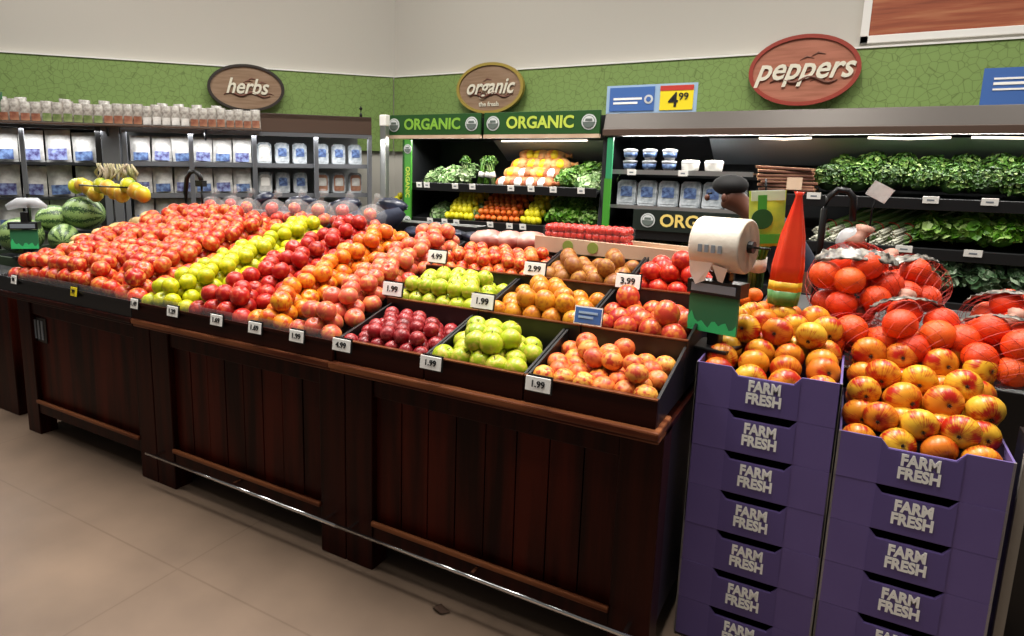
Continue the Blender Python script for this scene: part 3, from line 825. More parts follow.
# the big slanted display deck on bins 1-2
def deck(label, x0, x1, front):
    t = thing('display_deck', label, 'display tray', ((x0+x1)/2, 1.85, .862)); w = (x1-x0)/2
    mb = MB(); mb.box(-w, w, -.015, .0, 0, .075); mb.build('front_board', front, t, bevel=.002)
    for s in (-1, 1):
        mb = MB(); mb.prism([(0, 0), (1.17, 0), (1.17, .30), (0, .075)], s*w-(.012 if s > 0 else 0), s*w+(.012 if s < 0 else 0), X=Matrix(((0, 1, 0, 0), (1, 0, 0, 0), (0, 0, 1, 0), (0, 0, 0, 1)))); mb.build('side_board', M['black'], t)
    mb = MB(); mb.prism([(0, .0), (1.17, .0), (1.17, SL*1.17+.012), (0, .012)], -w+.013, w-.013, X=Matrix(((0, 1, 0, 0), (1, 0, 0, 0), (0, 0, 1, 0), (0, 0, 0, 1)))); mb.build('sloping_bed', M['bed'], t)
    mb = MB(); mb.box(-w, w, -.012, -.009, .076, .112); mb.build('clear_lip', M['lipfilm'], t)
    mb = MB(); mb.box(-w, w, -.022, -.0155, .07, .082); mb.build('label_rail', front, t)
    return t


deck('black fronted display tray on the left end bin under red apples', -4.05, -2.82, M['black'])
deck('wood fronted display tray on the middle bin under the striped rows of apples', -2.815, -1.60, M['wood_tray'])

# tiered trays on the right bin
def tray(label, x0, x1, y0, y1, z0, ztop, front=None, bottom=.863):
    t = thing('fruit_tray', label, 'fruit tray', ((x0+x1)/2, y0, bottom)); w = (x1-x0)/2; L = y1-y0; zb = z0-bottom; zt = ztop-bottom; rise = .03
    mb = MB(); mb.box(-w, w, 0, .014, 0, zt); mb.build('front_board', front or M['black'], t, bevel=.002)
    mb = MB(); mb.box(-w, w, -.002, .016, zt+.0005, zt+.005); mb.build('front_edge', M['wood_edge'], t)
    for s in (-1, 1):
        a, b = (w-.008, w) if s > 0 else (-w, -w+.008)
        mb = MB(); mb.prism([(.015, 0), (L-.002, 0), (L-.002, zt+rise+.05), (.015, zt)], a, b, X=Matrix(((0, 1, 0, 0), (1, 0, 0, 0), (0, 0, 1, 0), (0, 0, 0, 1)))); mb.build('side_board', M['black'], t)
    mb = MB(); mb.prism([(.015, 0), (L-.01, 0), (L-.01, zb+rise), (.015, zb)], -w+.009, w-.009, X=Matrix(((0, 1, 0, 0), (1, 0, 0, 0), (0, 0, 1, 0), (0, 0, 0, 1)))); mb.build('tray_floor', M['bed'], t)
    return t


TR = [  # kind, radius, x0,x1, tier, tray label, fruit label, fruit group, top, rotation
    ('plum', .030, -1.595, -1.205, 0, 'front tray holding dark red plums', 'dark red plum in the front tray', 'plums in the front tray', .8),
    ('greenapple', .040, -1.20, -.832, 0, 'front tray holding green apples beside the peaches', 'green apple in the front row tray', 'green apples in the front tray', .75),
    ('peach', .0355, -.827, -.417, 0, 'front right corner tray holding peaches', 'blushed peach in the front right corner tray', 'peaches in the corner tray', .5),
    ('greenapple', .038, -1.62, -1.19, 1, 'second row tray holding green apples', 'green apple in the second row tray', 'green apples in the second row tray', .85),
    ('apricot', .038, -1.185, -.78, 1, 'second row tray holding orange mangoes', 'orange mango in the second row tray', 'orange mangoes in the second row tray', .45),
    ('mango', .042, -.775, -.417, 1, 'second row tray holding red mangoes', 'red mango in the second row tray', 'red mangoes in the second row tray', .5),
    ('smallred', .032, -1.66, -1.135, 2, 'third row tray holding small red apples', 'small red apple in the third row tray', 'small red apples in the third row tray', .8),
    ('kiwi', .037, -1.13, -.75, 2, 'third row tray holding brown pears', 'brown pear in the third row tray', 'brown pears in the third row tray', .35),
    ('tomato', .040, -.745, -.417, 2, 'third row tray holding red pomegranates behind the green card', 'red pomegranate in the third row tray', 'pomegranates in the third row tray', .85),
]
TY = [1.85, 2.205, 2.56, 2.92]; TZ = [.945, 1.04, 1.13, 1.21]
for k, rad, x0, x1, ti, tl, fl, fg, tp in TR:
    tray(tl, x0, x1, TY[ti], TY[ti+1]-.006, TZ[ti]-.045, TZ[ti], front=M['wood_tray'] if ti == 0 else M['black'])
    z0 = TZ[ti]-.040; y0 = TY[ti]
    heap(k, rad, lambda y, a=x0: a+.01, lambda y, b=x1: b-.01, y0+.014, TY[ti+1]-.012, lambda y, z0=z0, y0=y0: z0+(y-y0)*.1, fl, fg, top=tp, third=.15 if k == 'tomato' else 0)
t = thing('display_riser', 'black raised back shelf of the right bin behind the third row', 'display riser', (-1.0, TY[3], .863))
mb = MB(); mb.box(-.66, .585, 0, .2, 0, .30); mb.build('riser', M['black'], t); mb = MB(); mb.box(-.66, .585, -.003, .2, .301, .312); mb.build('top_board', M['wood_dark'], t)

# ---- long rows of apples on the slanted decks
def L_(a, b): return lambda y: a+(b-a)*(y-1.9)/1.05


HL = [('redapple', .0485, (-4.0, -4.02), (-2.82, -2.92), 'red streaked apple in the wide red mound at the left', 'red apples in the wide left mound', .8, .04),
      ('greenpear', .041, (-2.80, -2.90), (-2.47, -2.58), 'yellow green apple in the bright row between the red apples', 'yellow green apples in the bright row', .85, .03),
      ('redapple2', .043, (-2.46, -2.56), (-2.10, -2.28), 'deep red apple in the row right of the yellow green apples', 'deep red apples in the narrow row', .8, .03),
      ('orangeapple', .044, (-2.09, -2.26), (-1.87, -2.02), 'orange apple in the row between the deep red and the pink apples', 'orange apples in their row', .8, .03),
      ('pinkapple', .042, (-1.86, -2.00), (-1.615, -1.68), 'pink apple in the row beside the plum and green apple trays', 'pink apples in their row', .8, .03)]
for k, rad, l, r_, lab, grp, tp, md in HL:
    heap(k, rad, L_(*l), L_(*r_), 1.855, 3.02, bed, lab, grp, top=tp, mound=md)


# ================================================================ PRICE TAGS
def price_tag(label, p, txt, face=None, w=.085, h=.045, rz=0, tx=-.12, big=False):
    t = thing('price_tag', label, 'price tag', p, (tx, 0, rz))
    mb = MB(); mb.box(-w/2, w/2, -.002, .002, 0, h); mb.build('card', face or M['paper'], t, bevel=.001)
    mb = MB(); mb.box(-w/2+.006, w/2+.004, .002, .008, -.004, h+.006); mb.build('holder', M['black'], t)
    if txt: text(1, txt, h*.62, M['ink'] if face is not M['blue'] else M['paper'], t, (0, -.0035, h*.5), off=.0006, ext=.0008)
    return t


front_tags = [(-3.83, '98', 'narrow white price tag at the left end of the black front board', None), (-3.26, '99', 'yellow price tag on the black front board', M['yellow']),
              (-2.772, '1.49', 'white price tag below the red apples at the end of the black board', None), (-2.5, '1.29', 'white price tag below the yellow green apples', None),
              (-2.216, '1.69', 'white price tag below the deep red apples', None), (-1.99, '1.69', 'white price tag below the orange apples', None),
              (-1.765, '1.99', 'white price tag below the pink apples', None), (-1.543, '4.99', 'white price tag at the left end of the plum tray', None),
              (-1.157, '1.99', 'white price tag between the plums and front green apples', None), (-.768, '1.99', 'white price tag below the peaches in the corner tray', None)]
for x, s, lab, fm in front_tags:
    price_tag(lab, (x, 1.818, .915), s, fm, w=.05 if x < -2.6 else .07 if x < -1.6 else .082)
for p, s, lab, fm in [((-1.59, 2.195, 1.055), '1.99', 'white price tag at the left corner of the second row green apples', None), ((-1.17, 2.195, 1.055), '1.99', 'white price tag between second row green apples and orange mangoes', None),
                      ((-.752, 2.195, 1.055), '', 'blue printed price tag beside the red mangoes', M['blue']), ((-1.597, 2.55, 1.15), '4.99', 'white price tag beside the pink apples and small red apples', None),
                      ((-1.115, 2.55, 1.14), '2.99', 'white price tag between the small red apples and brown pears', None), ((-.722, 2.55, 1.13), '3.99', 'white price tag between the brown pears and pomegranates', None)]:
    t = price_tag(lab, p, s, fm, w=.095, h=.055, tx=-.2)
    if fm is M['blue']:
        mb = MB(); mb.box(-.05, .05, -.001, .0025, -.004, .06); mb.build('border', M['paper'], t)
        mb = MB(); mb.box(-.034, .034, -.004, -.0022, .034, .042); mb.box(-.034, .02, -.004, -.0022, .018, .026); mb.build('print', M['bluelite'], t)
# shelf tags on the cases
stag = thing('shelf_tag', '', 'price tag', link=False)
mb = MB(); mb.box(-.04, .04, -.002, .002, -.021, .021); mb.build('card', M['paper'], stag, link=False)
mb = MB(); mb.box(-.018, .018, -.003, -.002, -.006, .004); mb.build('print', M['greypanel'], stag, link=False)
for x in (-3.32, -3.24, -2.95, -2.78, -2.42, -2.24, -2.05, -1.82):
    dup(stag, (x, 4.996, 1.40), (.2, 0, 0), 'small white shelf tag on the upper organic shelf', 'shelf tags on the upper organic shelf', (.72, 1, 1.1))
for x in (-3.2, -3.05, -2.93, -2.6, -2.42, -2.3, -1.98):
    dup(stag, (x, 4.996, 1.09), (.2, 0, 0), 'small white shelf tag on the middle organic shelf', 'shelf tags on the middle organic shelf', (.72, 1, 1.1))
for x in (-.24, .38, .66, 1.2): dup(stag, (x, 4.99, 1.425), (.2, 0, 0), 'white shelf tag below the parsley bunches', 'shelf tags below the parsley', (1, 1, 1))
for x in (.28, .62, 1.1): dup(stag, (x, 4.99, 1.12), (.2, 0, 0), 'white shelf tag below the lettuce and green onions', 'shelf tags below the lettuce', (1.1, 1, 1))
for x in (-1.45, -1.08): dup(stag, (x, 5.035, 1.55), (.1, 0, 0), 'small white tag on the silver shelf edge under the herb tubs', 'tags on the silver shelf edge', (.8, 1, 1))


# ================================================================ GREENS
def bunch_mesh(name, m, rx, ry, rz, n, size, curl=.5, stalks=0, stem_m=None):
    mb = MB()
    for k in range(n):
        a = rnd(0, 2*PI); t_ = math.acos(rnd(-.35, 1)); q = rnd(.72, 1.08)
        c = Vector((rx*math.sin(t_)*math.cos(a)*q, ry*math.sin(t_)*math.sin(a)*q, rz*math.cos(t_)*q))
        nn = Vector((c.x/rx**2, c.y/ry**2, c.z/rz**2)).normalized()
        nn = (nn+Vector((rnd(-1, 1), rnd(-1, 1), rnd(-.6, 1)))*curl).normalized()
        tt = nn.cross(Vector((rnd(-1, 1), rnd(-1, 1), rnd(-1, 1)))).normalized(); bb = nn.cross(tt); s = size*rnd(.6, 1.35)
        vs = [c-tt*s, c-tt*s*.3+bb*s*.7+nn*s*.2, c+tt*s*.55+bb*s*.5+nn*s*.35*rnd(-1, 1), c+tt*s+nn*s*.2*rnd(-1, 1), c+tt*s*.5-bb*s*.6+nn*s*.3*rnd(-1, 1), c-tt*s*.35-bb*s*.7+nn*s*.2]
        vs.append(c-nn*s*.25)
        mb.add(vs, [(6, 0, 1), (6, 1, 2), (6, 2, 3), (6, 3, 4), (6, 4, 5), (6, 5, 0)], 0, False)
    mb.ell((0, 0, 0), rx*.72, ry*.72, rz*.72, 10, 6, 0)
    return mb.mesh(name, m)


def greens(name, m, rx, ry, rz, n, size, var=3, **k):
    return [bpy.data.objects.new(name, bunch_mesh(name, m, rx, ry, rz, n, size, **k)) for _ in range(var)]


G = {'parsley': greens('parsley_bunch', LF['parsley'], .10, .10, .10, 520, .014), 'lettuce': greens('lettuce_head', LF['lettuce'], .11, .11, .09, 240, .034, curl=.9),
     'cilantro': greens('cilantro_bunch', LF['cilantro'], .10, .11, .09, 420, .018), 'kale': greens('bagged_kale', LF['kale'], .11, .1, .11, 260, .03, curl=.8),
     'pale': greens('bagged_greens', LF['palegreen'], .10, .13, .055, 260, .022)}


def put_green(kind, p, label, group, cat, sc=1, rot=None):
    return dup(random.choice(G[kind]), p, rot or (rnd(-.3, .3), rnd(-.3, .3), rnd(0, 6.3)), label, group, sc, cat)


for k in range(15):
    x = -.17+k*.165
    put_green('parsley', (x, 5.15, 1.535+rnd(-.01, .01)), 'dark green parsley bunch on the upper shelf of the right case', 'parsley bunches on the upper shelf', 'parsley', rnd(.95, 1.1))
    put_green('parsley', (x+.07, 5.34, 1.60+rnd(-.01, .015)), 'dark green parsley bunch on the upper shelf of the right case', 'parsley bunches on the upper shelf', 'parsley', rnd(.9, 1.1))
for k in range(11):
    x = .42+k*.17; kd = 'lettuce' if k % 4 < 3 else 'cilantro'
    for dy, dz in ((5.15, 1.225), (5.34, 1.27)):
        lab = 'bright green leafy lettuce head on the middle shelf of the right case' if kd == 'lettuce' else 'cilantro bunch among the lettuce on the middle shelf'
        put_green(kd, (x+(dy-5.15)*.3, dy, dz+rnd(-.01, .01)), lab, 'lettuce heads on the middle shelf' if kd == 'lettuce' else 'cilantro bunches among the lettuce', 'lettuce' if kd == 'lettuce' else 'cilantro', rnd(.9, 1.08))
for k in range(13):
    x = -.1+k*.2
    put_green('kale', (x, 5.12, .95), 'dull green bagged kale on the lower shelf of the right case', 'bagged kale on the lower shelf', 'bagged greens', rnd(1.0, 1.15))
for k in range(4):
    put_green('pale', (-1.45+k*.22, 5.15, .98), 'pale bagged greens below the dark organic board', 'bagged greens below the organic board', 'bagged greens', 1.0, (.2, 0, rnd(-.3, .3)))

# green onion bunches: long stalks lying toward the aisle, white roots in front, rubber band
def onion_bunch():
    t = bpy.data.objects.new('green_onion_bunch', None)
    mb = MB(); mw = MB()
    for k in range(16):
        a = rnd(-.05, .05); h = rnd(0, .05)
        mb.tube([(a*.5, -.03, h), (a*1.1, .12, h+.01), (a*1.6+rnd(-.02, .02), .34, h+rnd(0, .04))], [.008, .009, .007], 5)
        mw.tube([(a*.7, -.12, h), (a*.5, -.03, h)], [.007, .005], 5)
    mb.build('stalks', LF['onion'], t, link=False); mw.build('white_roots', mat('white onion roots', 'c9c8b4', .5) if 'wr' not in M else M['wr'], t, link=False)
    mb = MB(); mb.tube([(.05*math.cos(a*PI/5), .0, .025+.035*math.sin(a*PI/5)) for a in range(11)], .004, 4); mb.build('rubber_band', M['redink'], t, link=False)
    return t


ob = onion_bunch()
for k in range(6):
    dup(ob, (-.14+k*.085, 5.14, 1.15+.0), (.25, 0, -.7+rnd(-.1, .1)), 'pale green onion bunch with white roots on the middle shelf', 'green onion bunches on the middle shelf', 1.0, 'green onions')
    dup(ob, (-.12+k*.085, 5.16, 1.21), (.3, 0, -.8+rnd(-.1, .1)), 'pale green onion bunch with white roots on the middle shelf', 'green onion bunches on the middle shelf', 1.0, 'green onions')

# organic case contents
def zone(z, y): return z+(y-5.02)*math.tan(math.radians(12))


for k in range(3):
    put_green('pale', (-3.25+k*.16, 5.17, 1.47+.02*k), 'grey green wrapped cucumbers and greens at left of the upper organic shelf', 'wrapped greens on the upper organic shelf', 'bagged greens', 1.0, (.5, 0, rnd(-.2, .2)))
for k in range(3):
    put_green('pale', (-3.2+k*.19, 5.2, 1.16+.01*k), 'pale wrapped greens at left of the middle organic shelf', 'wrapped greens on the middle organic shelf', 'bagged greens', 1.0, (.5, 0, rnd(-.2, .2)))
# celery / leeks upright with white bands
def celery():
    t = bpy.data.objects.new('celery_bunch', None)
    mb = MB()
    for k in range(9):
        a = 2*PI*k/9; mb.tube([(.018*math.cos(a), .018*math.sin(a), 0), (.022*math.cos(a), .022*math.sin(a), .13), (.04*math.cos(a), .04*math.sin(a), .22)], [.009, .008, .004], 5)
    mb.build('stalks', LF['cilantro'], t, link=False)
    o = bpy.data.objects.new('leaves', bunch_mesh('leaves', LF['parsley'], .045, .045, .05, 90, .016)); o.parent = t; o.location = (0, 0, .22)
    mb = MB(); mb.lathe([(.031, .07), (.031, .12)], 14); mb.build('paper_band', M['paper'], t, link=False)
    return t


ce = celery()
for k in range(4): dup(ce, (-2.88+k*.075, 5.14+.02*(k % 2), 1.415), (-.25, rnd(-.1, .1), rnd(0, 6)), 'dark celery bunch with white paper band on the upper organic shelf', 'celery bunches on the upper organic shelf', .92, 'celery')


def pile(kind, rad, x0, x1, y0, y1, z, ang, label, group, top=.7):
    heap(kind, rad, lambda y: x0, lambda y: x1, y0, y1, lambda y: z+(y-y0)*math.tan(ang), label, group, top=top)


A12 = math.atan(.62)
pile('lemon', .027, -3.09, -2.80, 5.04, 5.42, 1.10, A12, 'yellow lemon in the left lemon pile of the organic case', 'lemons in the left pile', .95)
pile('mandarin', .026, -2.79, -2.36, 5.04, 5.42, 1.10, A12, 'small orange in the orange pile of the organic case', 'small oranges in the organic case', .95)
pile('lemon', .027, -2.35, -2.17, 5.04, 5.42, 1.10, A12, 'yellow lemon in the lemon pile right of the small oranges', 'lemons right of the small oranges', .95)
pile('lemon', .030, -3.72, -3.62, 5.1, 5.3, 1.17, A12, 'yellow lemon behind the left green sign panel', 'lemons at the left end of the organic case', .9)
t = thing('lemon_rack', 'small dark shelf of lemons at the left end of the organic case', 'shelf', (-3.67, 5.08, 0)); mb = MB(); mb.box(-.1, .09, 0, .3, 1.1, 1.16); mb.box(-.1, .09, .05, .3, 0, 1.1); mb.build('shelf', M['dark'], t)
# net bags of potatoes / oranges on upper shelf
def netbag(m, label, group, p, rot, s=1.0):
    pass


bagm = mat('orange mesh sack of potatoes', 'cc7a2c', .55, noise=('d8b27c', 12), bump=.8, bscale=24)
bagm2 = mat('red mesh sack of onions', '8a3a22', .55, noise=('b8763c', 12), bump=.8, bscale=24)


def sack(m, band):
    t = bpy.data.objects.new('produce_sack', None)
    mb = MB(); mb.ell((0, 0, .05), .10, .075, .055, 18, 10, 0, wob=.12); mb.build('mesh_sack', m, t, link=False)
    mb = MB(); mb.tube([(.09, 0, .05), (.125, 0, .055), (.15, .0, .06)], [.03, .012, .026], 8); mb.build('gathered_end', m, t, link=False)
    mb = MB(); mb.ell((0, -.02, .06), .05, .06, .047, 12, 8, 0); mb.build('printed_label', band, t, link=False)
    return t


sk = [sack(bagm, M['yellow']), sack(bagm2, M['paper'])]
for k in range(15):
    r0 = k // 4; c0 = k % 4
    dup(sk[1 if r0 == 0 else (k % 2 and r0 < 2)], (-2.52+c0*.115+r0*.03, 5.13+r0*.08, 1.40+r0*.075), (.4, rnd(-.15, .15), rnd(-.5, .5)), 'orange and brown mesh sack of produce on the upper organic shelf', 'mesh sacks on the upper organic shelf', .95, 'produce sack')
for k in range(3):
    put_green('cilantro', (-2.0+k*.07, 5.18+.06*k, 1.47+.03*k), 'leafy green bunch on the upper organic shelf right of the sacks', 'leafy bunches on the upper organic shelf', 'greens', 1.0)
for k in range(3):
    put_green('pale', (-1.82+k*.04, 5.15+.09*k, 1.46+.04*k), 'flat wrapped pale greens at the right end of the upper organic shelf', 'wrapped pale greens at the right of the upper organic shelf', 'bagged greens', 1.0, (.5, 0, .4))
for k in range(3):
    for j in range(2):
        put_green('lettuce' if k < 2 else 'cilantro', (-2.06+k*.13-.02*j, 5.15+j*.16, 1.17+j*.09), 'leafy lettuce at the right end of the middle organic shelf' if k < 2 else 'curly dark greens beside the right green panel', 'lettuces on the middle organic shelf' if k < 2 else 'curly greens on the middle organic shelf', 'lettuce' if k < 2 else 'greens', .85)
for k in range(7): put_green('kale', (-3.3+k*.24, 5.2, .92), 'dark greens on the lowest organic shelf', 'greens on the lowest organic shelf', 'greens', .9)

# herb tubs and clamshells right of the green panel
tub = thing('herb_tub', '', 'tub', link=False)
mb = MB(); mb.lathe([(.035, 0), (.05, .06), (.054, .062), (.054, .072), (.03, .08)], 18); mb.build('cup', M['milky'], tub, link=False)
mb = MB(); mb.lathe([(.046, .018), (.051, .052)], 18); mb.build('label_band', M['packblue'], tub, link=False)
wtub = thing('white_tub', '', 'tub', link=False)
mb = MB(); mb.lathe([(.045, 0), (.056, .01), (.06, .06), (.055, .078), (.0, .08)], 20); mb.build('tub', M['paper'], wtub, link=False)
mb = MB(); mb.lathe([(.062, .055), (.062, .07), (.0, .082)], 20); mb.build('lid', M['milky'], wtub, link=False)
for j in range(2):
    for k in range(3):
        dup(tub, (-1.49+k*.145, 5.12, 1.561+j*.082), (0, 0, rnd(0, 6)), 'small clear herb cup with blue label on the silver edged shelf', 'herb cups in two layers', 1, 'herb cup')
for k in range(2): dup(wtub, (-1.05+k*.16, 5.12, 1.561), (0, 0, rnd(0, 6)), 'white lidded tub right of the herb cups', 'white tubs beside the herb cups', 1.05, 'tub')
bigc = make_clamshell(.14, .19, .05, M['packgrey'], M['packgrey'], M['packblue']); bigc.name = 'salad_clamshell'
for k in range(6):
    dup(bigc, (-1.5+k*.155, 5.10, 1.302), (-.12, 0, rnd(-.08, .08)), 'clear salad clamshell with blue label above the dark organic board', 'clear salad clamshells above the organic board', 1, 'salad pack')

# stack of flattened wooden-looking paper bags
for k in range(7):
    mb = MB(); mb.X = Matrix.Rotation(rnd(-.12, .12), 4, 'Z')
    pts = pouch_mesh(.30, .2, .03, .3)
    o = MB(); o.box(-.17, .17, -.1, .1, 0, .018); o.box(-.165, .165, -.104, -.1, .003, .015, 1)
    q = o.build('paper_bag', [M['paperbag'], M['signbrown']], bevel=.004)
    tag(q, 'flat brown paper bag in the pile left of the parsley', 'paper bag', 'pile of brown paper bags', loc=(-.42+rnd(-.02, .02), 5.12, 1.45+k*.023), rot=(rnd(-.03, .03), rnd(-.05, .05), rnd(-.15, .15)))
o = MB(); o.box(-.045, .045, -.002, .0, 0, .08); tag(o.build('paper_label', M['kraft']), 'white paper label leaning on the pile of brown bags', 'label', loc=(-.36, 4.995, 1.46), rot=(-.1, 0, 0))


# ================================================================ PURPLE TRAYS
TH = .139; TW = .404; TD = .46


def make_tray():
    t = thing('cardboard_tray', '', 'cardboard tray', link=False)
    w = TW/2
    prof = [(-w, 0), (w, 0), (w, TH-.001), (.098, TH-.001), (.078, TH-.026), (-.078, TH-.026), (-.098, TH-.001), (-w, TH-.001)]
    mb = MB(); mb.prism(prof, 0, .006); mb.build('front_panel', M['purple'], t, link=False)
    mb = MB(); mb.prism([(-.096, .002), (.096, .002), (.096, TH-.004), (.08, TH-.028), (-.08, TH-.028), (-.096, TH-.004)], -.0025, 0); mb.build('front_flap', M['purpleflap'], t, link=False)
    mb = MB(); mb.prism(prof, TD-.006, TD); mb.build('back_panel', M['purple'], t, link=False)
    for s in (-1, 1):
        a, b = (w-.006, w) if s > 0 else (-w, -w+.006)
        mb = MB(); mb.box(a, b, .006, TD-.006, 0, TH-.001); mb.box(a+(.001 if s > 0 else -.001), b+(.001 if s > 0 else -.001), .0, .008, 0, TH-.001, 1); mb.build('side_panel', [M['purple'], M['card']], t, link=False)
    mb = MB(); mb.box(-w+.006, w-.006, .006, TD-.006, 0, .004); mb.build('bottom_panel', M['black'], t, link=False)
    c = text(0, 'FARM\nFRESH', .046, M['paper'], t, (0, -.0045, .066), off=.0021, ext=.0008, sx=.80, line=.86)
    return t


pt = make_tray(); X1 = -.384; Y1 = 2.204
ords = ['topmost', 'second', 'third', 'fourth', 'fifth', 'sixth', 'seventh']
for i in range(7):
    z = .983-TH*(i+1)
    dup(pt, (X1+TW/2+.002, Y1, z), (0, 0, rnd(-.004, .004)), 'purple farm fresh tray, %s from the top of the left stack' % ords[i] if i else 'purple farm fresh tray, topmost of the left stack', 'left stack of purple trays')
for i in range(6):
    z = .983-TH*(i+2)
    dup(pt, (X1+TW*1.5+.009, Y1, z), (0, 0, rnd(-.004, .004)), 'purple farm fresh tray, %s from the top of the right stack' % ords[i] if i else 'purple farm fresh tray, topmost of the right stack', 'right stack of purple trays')

# corner boards at right of stack
t = thing('bin_end_board', 'black upright board beside the right stack of purple trays', 'board', (.455, 2.26, 0))
mb = MB(); mb.box(0, .02, 0, .1, 0, .9); mb.build('board', M['black'], t, bevel=.003)
mb = MB(); mb.box(-.001, .021, -.02, -.001, 0, .9); mb.build('edge', M['card'], t)

def face_rot():
    # the blossom end turned toward the aisle
    return (PI/2+rnd(-.5, .35)+PI, rnd(-.4, .4), rnd(-.5, .9))


def crot(): return Euler((-PI/2+rnd(-.3, .5), rnd(-.25, .25), rnd(-.2, .7)), 'XYZ')


GL = 'red and yellow apple heaped in the top tray of the left purple stack'; GR = 'red and yellow apple heaped in the top tray of the right purple stack'
def apples(x0, x1, y0, z0, lab, grp, zs, rad=.049):
    """rows of apples; zs = for every row the heights of its layers"""
    for rr, hs in enumerate(zs):
        y = y0+rad+rr*rad*1.7
        for li, h in enumerate(hs):
            n = 4 if (rr+li) % 2 == 0 or li == 0 else 3
            for k in range(n):
                x = x0+rad+(x1-x0-2*rad)*((k+(.5 if n == 3 else 0))/3)+rnd(-.006, .006)
                o = put('galaapple', (x, y+li*rad*.75+rnd(-.005, .005), z0+h+rnd(-.005, .005)), rad, lab, grp)
                o.rotation_euler = crot()


R1 = 1.45*.049
apples(X1+.008, X1+TW-.006, Y1+.006, .983-.045, GL, 'apples in the left purple tray', [(0,), (.03,), (.045, .045+R1), (.055, .055+R1), (.065, .065+R1)])
apples(X1+TW+.014, X1+2*TW+.0, Y1+.006, .844-.040, GR, 'apples in the right purple tray', [(.01, R1), (.05, .05+R1), (.09, .09+R1), (.13, .13+R1), (.16, .16+R1)])

# ================================================================ ORANGE BAG DISPLAY (behind the stacks)
t = thing('display_table', 'dark stepped display table behind the purple tray stacks', 'table', (.25, 2.72, 0))
mb = MB(); mb.box(-.57, 1.2, 0, .9, 0, .90); mb.build('table_body', M['black'], t, bevel=.004)
mb = MB(); mb.box(-.57, 1.2, .3, .9, .901, 1.0); mb.build('step', M['black'], t, bevel=.004)
OB = []


def orange_bag(label, c, axes, band, tilt, rz, n_or, lay=2):
    """a sack of oranges: oranges inside a net, a printed band and a gathered neck"""
    t = thing('net_bag', label, 'net bag', c, (tilt, 0, rz))
    ax, ay, az = axes
    # diagonal net: thin wires over an ellipsoid
    mb = MB()
    for fam in (-1, 1):
        for k in range(16):
            pts = []
            for j in range(20):
                th = PI*(.04+.92*j/19); ph = 2*PI*k/16+fam*th*1.2
                pts.append((ax*math.sin(th)*math.cos(ph), ay*math.sin(th)*math.sin(ph), az*math.cos(th)))
            mb.tube(pts, .0007, 3, sm=False)
    mb.build('net', M['net'], t)
    mb = MB(); mb.tube([(0, 0, az*.93), (.01, .0, az*1.12), (.02, .0, az*1.22), (.025, 0, az*1.35)], [.04, .018, .022, .032], 10); mb.build('gathered_neck', M['netpink'], t)
    if band:
        vs = []; fs = []; n = 26; m = 6
        for j in range(n+1):
            ph = -PI*.9+PI*.8*j/n
            for q in range(m+1):
                th = PI*(band+(.11*q/m)); w = 1.0+.03*math.sin(j*1.9+q*2.1)+rnd(0, .05)
                vs.append((ax*w*math.sin(th)*math.cos(ph), ay*w*math.sin(th)*math.sin(ph), az*w*math.cos(th)))
        for j in range(n):
            for q in range(m): fs.append((j*(m+1)+q, j*(m+1)+q+1, (j+1)*(m+1)+q+1, (j+1)*(m+1)+q))
        mb = MB(); mb.add(vs, fs, 0, True); b = mb.build('printed_band', M['netband'], t); s_ = b.modifiers.new('s', 'SOLIDIFY'); s_.thickness = .002
    X = Matrix.Translation(c) @ Matrix.Rotation(rz, 4, 'Z') @ Matrix.Rotation(tilt, 4, 'X')
    pts = []; tries = 0; rad = .05
    while tries < 5000 and len(pts) < 34:
        tries += 1
        p = Vector((rnd(-1, 1), rnd(-1, 1), rnd(-1, 1)))
        if p.length < .1 or p.length > 1: continue
        p.normalize()
        q = Vector((p.x*(ax-rad*.9), p.y*(ay-rad*.9), p.z*(az-rad*.9)))
        if all((q-w).length > rad*1.55 for w in pts): pts.append(q)
    for q in pts:
        put('orange', X @ q, rad, 'red orange inside the '+label, 'oranges in the '+label, cat='orange')


bags = [('net bag of oranges standing next to the red bag', (.02, 2.78, 1.19), (.15, .11, .16), -.35, .1, .25),
        ('net bag of oranges leaning behind the first, higher up', (.20, 2.97, 1.19), (.14, .10, .12), -1.0, .7, .35),
        ('net bag of oranges lying between the two apple heaps', (.20, 2.64, 1.075), (.15, .10, .12), -.9, .35, .2),
        ('net bag of oranges lying at the right edge', (.43, 2.62, 1.05), (.15, .10, .12), -.9, -.2, .2),
        ('net bag of oranges farther back at the right edge', (.50, 2.90, 1.09), (.16, .11, .12), -1.0, -.3, .3),
        ('net bag of oranges low between the left apples and the others', (.04, 2.62, 1.02), (.13, .09, .11), -1.0, .2, 0)]
for lab, c, axs, tl, rz, bd in bags: orange_bag(lab, c, axs, bd, tl, rz, 0)

# hook, tag and flag over the orange bags
t = thing('bag_rack', 'black arched rack rising behind the net bags of oranges', 'rack', (-.05, 3.05, 1.06))
mb = MB(); mb.tube([(-.055, 0, 0), (-.055, 0, .38), (-.045, 0, .43), (-.015, 0, .46), (.02, 0, .455), (.04, 0, .43), (.045, 0, .34)], .013, 10); mb.build('arch', M['binder'], t)
mb = MB(); mb.ell((.045, -.0, .27), .05, .03, .045, 12, 8, 0, wob=.2); mb.build('bag_bundle', M['milky'], t)
t = thing('shelf_flag', 'tilted square price flag on a thin stem above the net bags', 'price tag', (.055, 3.1, 1.06))
mb = MB(); mb.tube([(0, 0, 0), (0, 0, .38), (.01, -.01, .44)], .004, 6); mb.build('stem', M['binder'], t)
mb = MB(); mb.box(-.038, .038, -.002, .002, -.03, .03, X=Matrix.Translation((.018, -.015, .455)) @ Matrix.Rotation(.5, 4, 'Y')); mb.build('card', M['pack'], t)

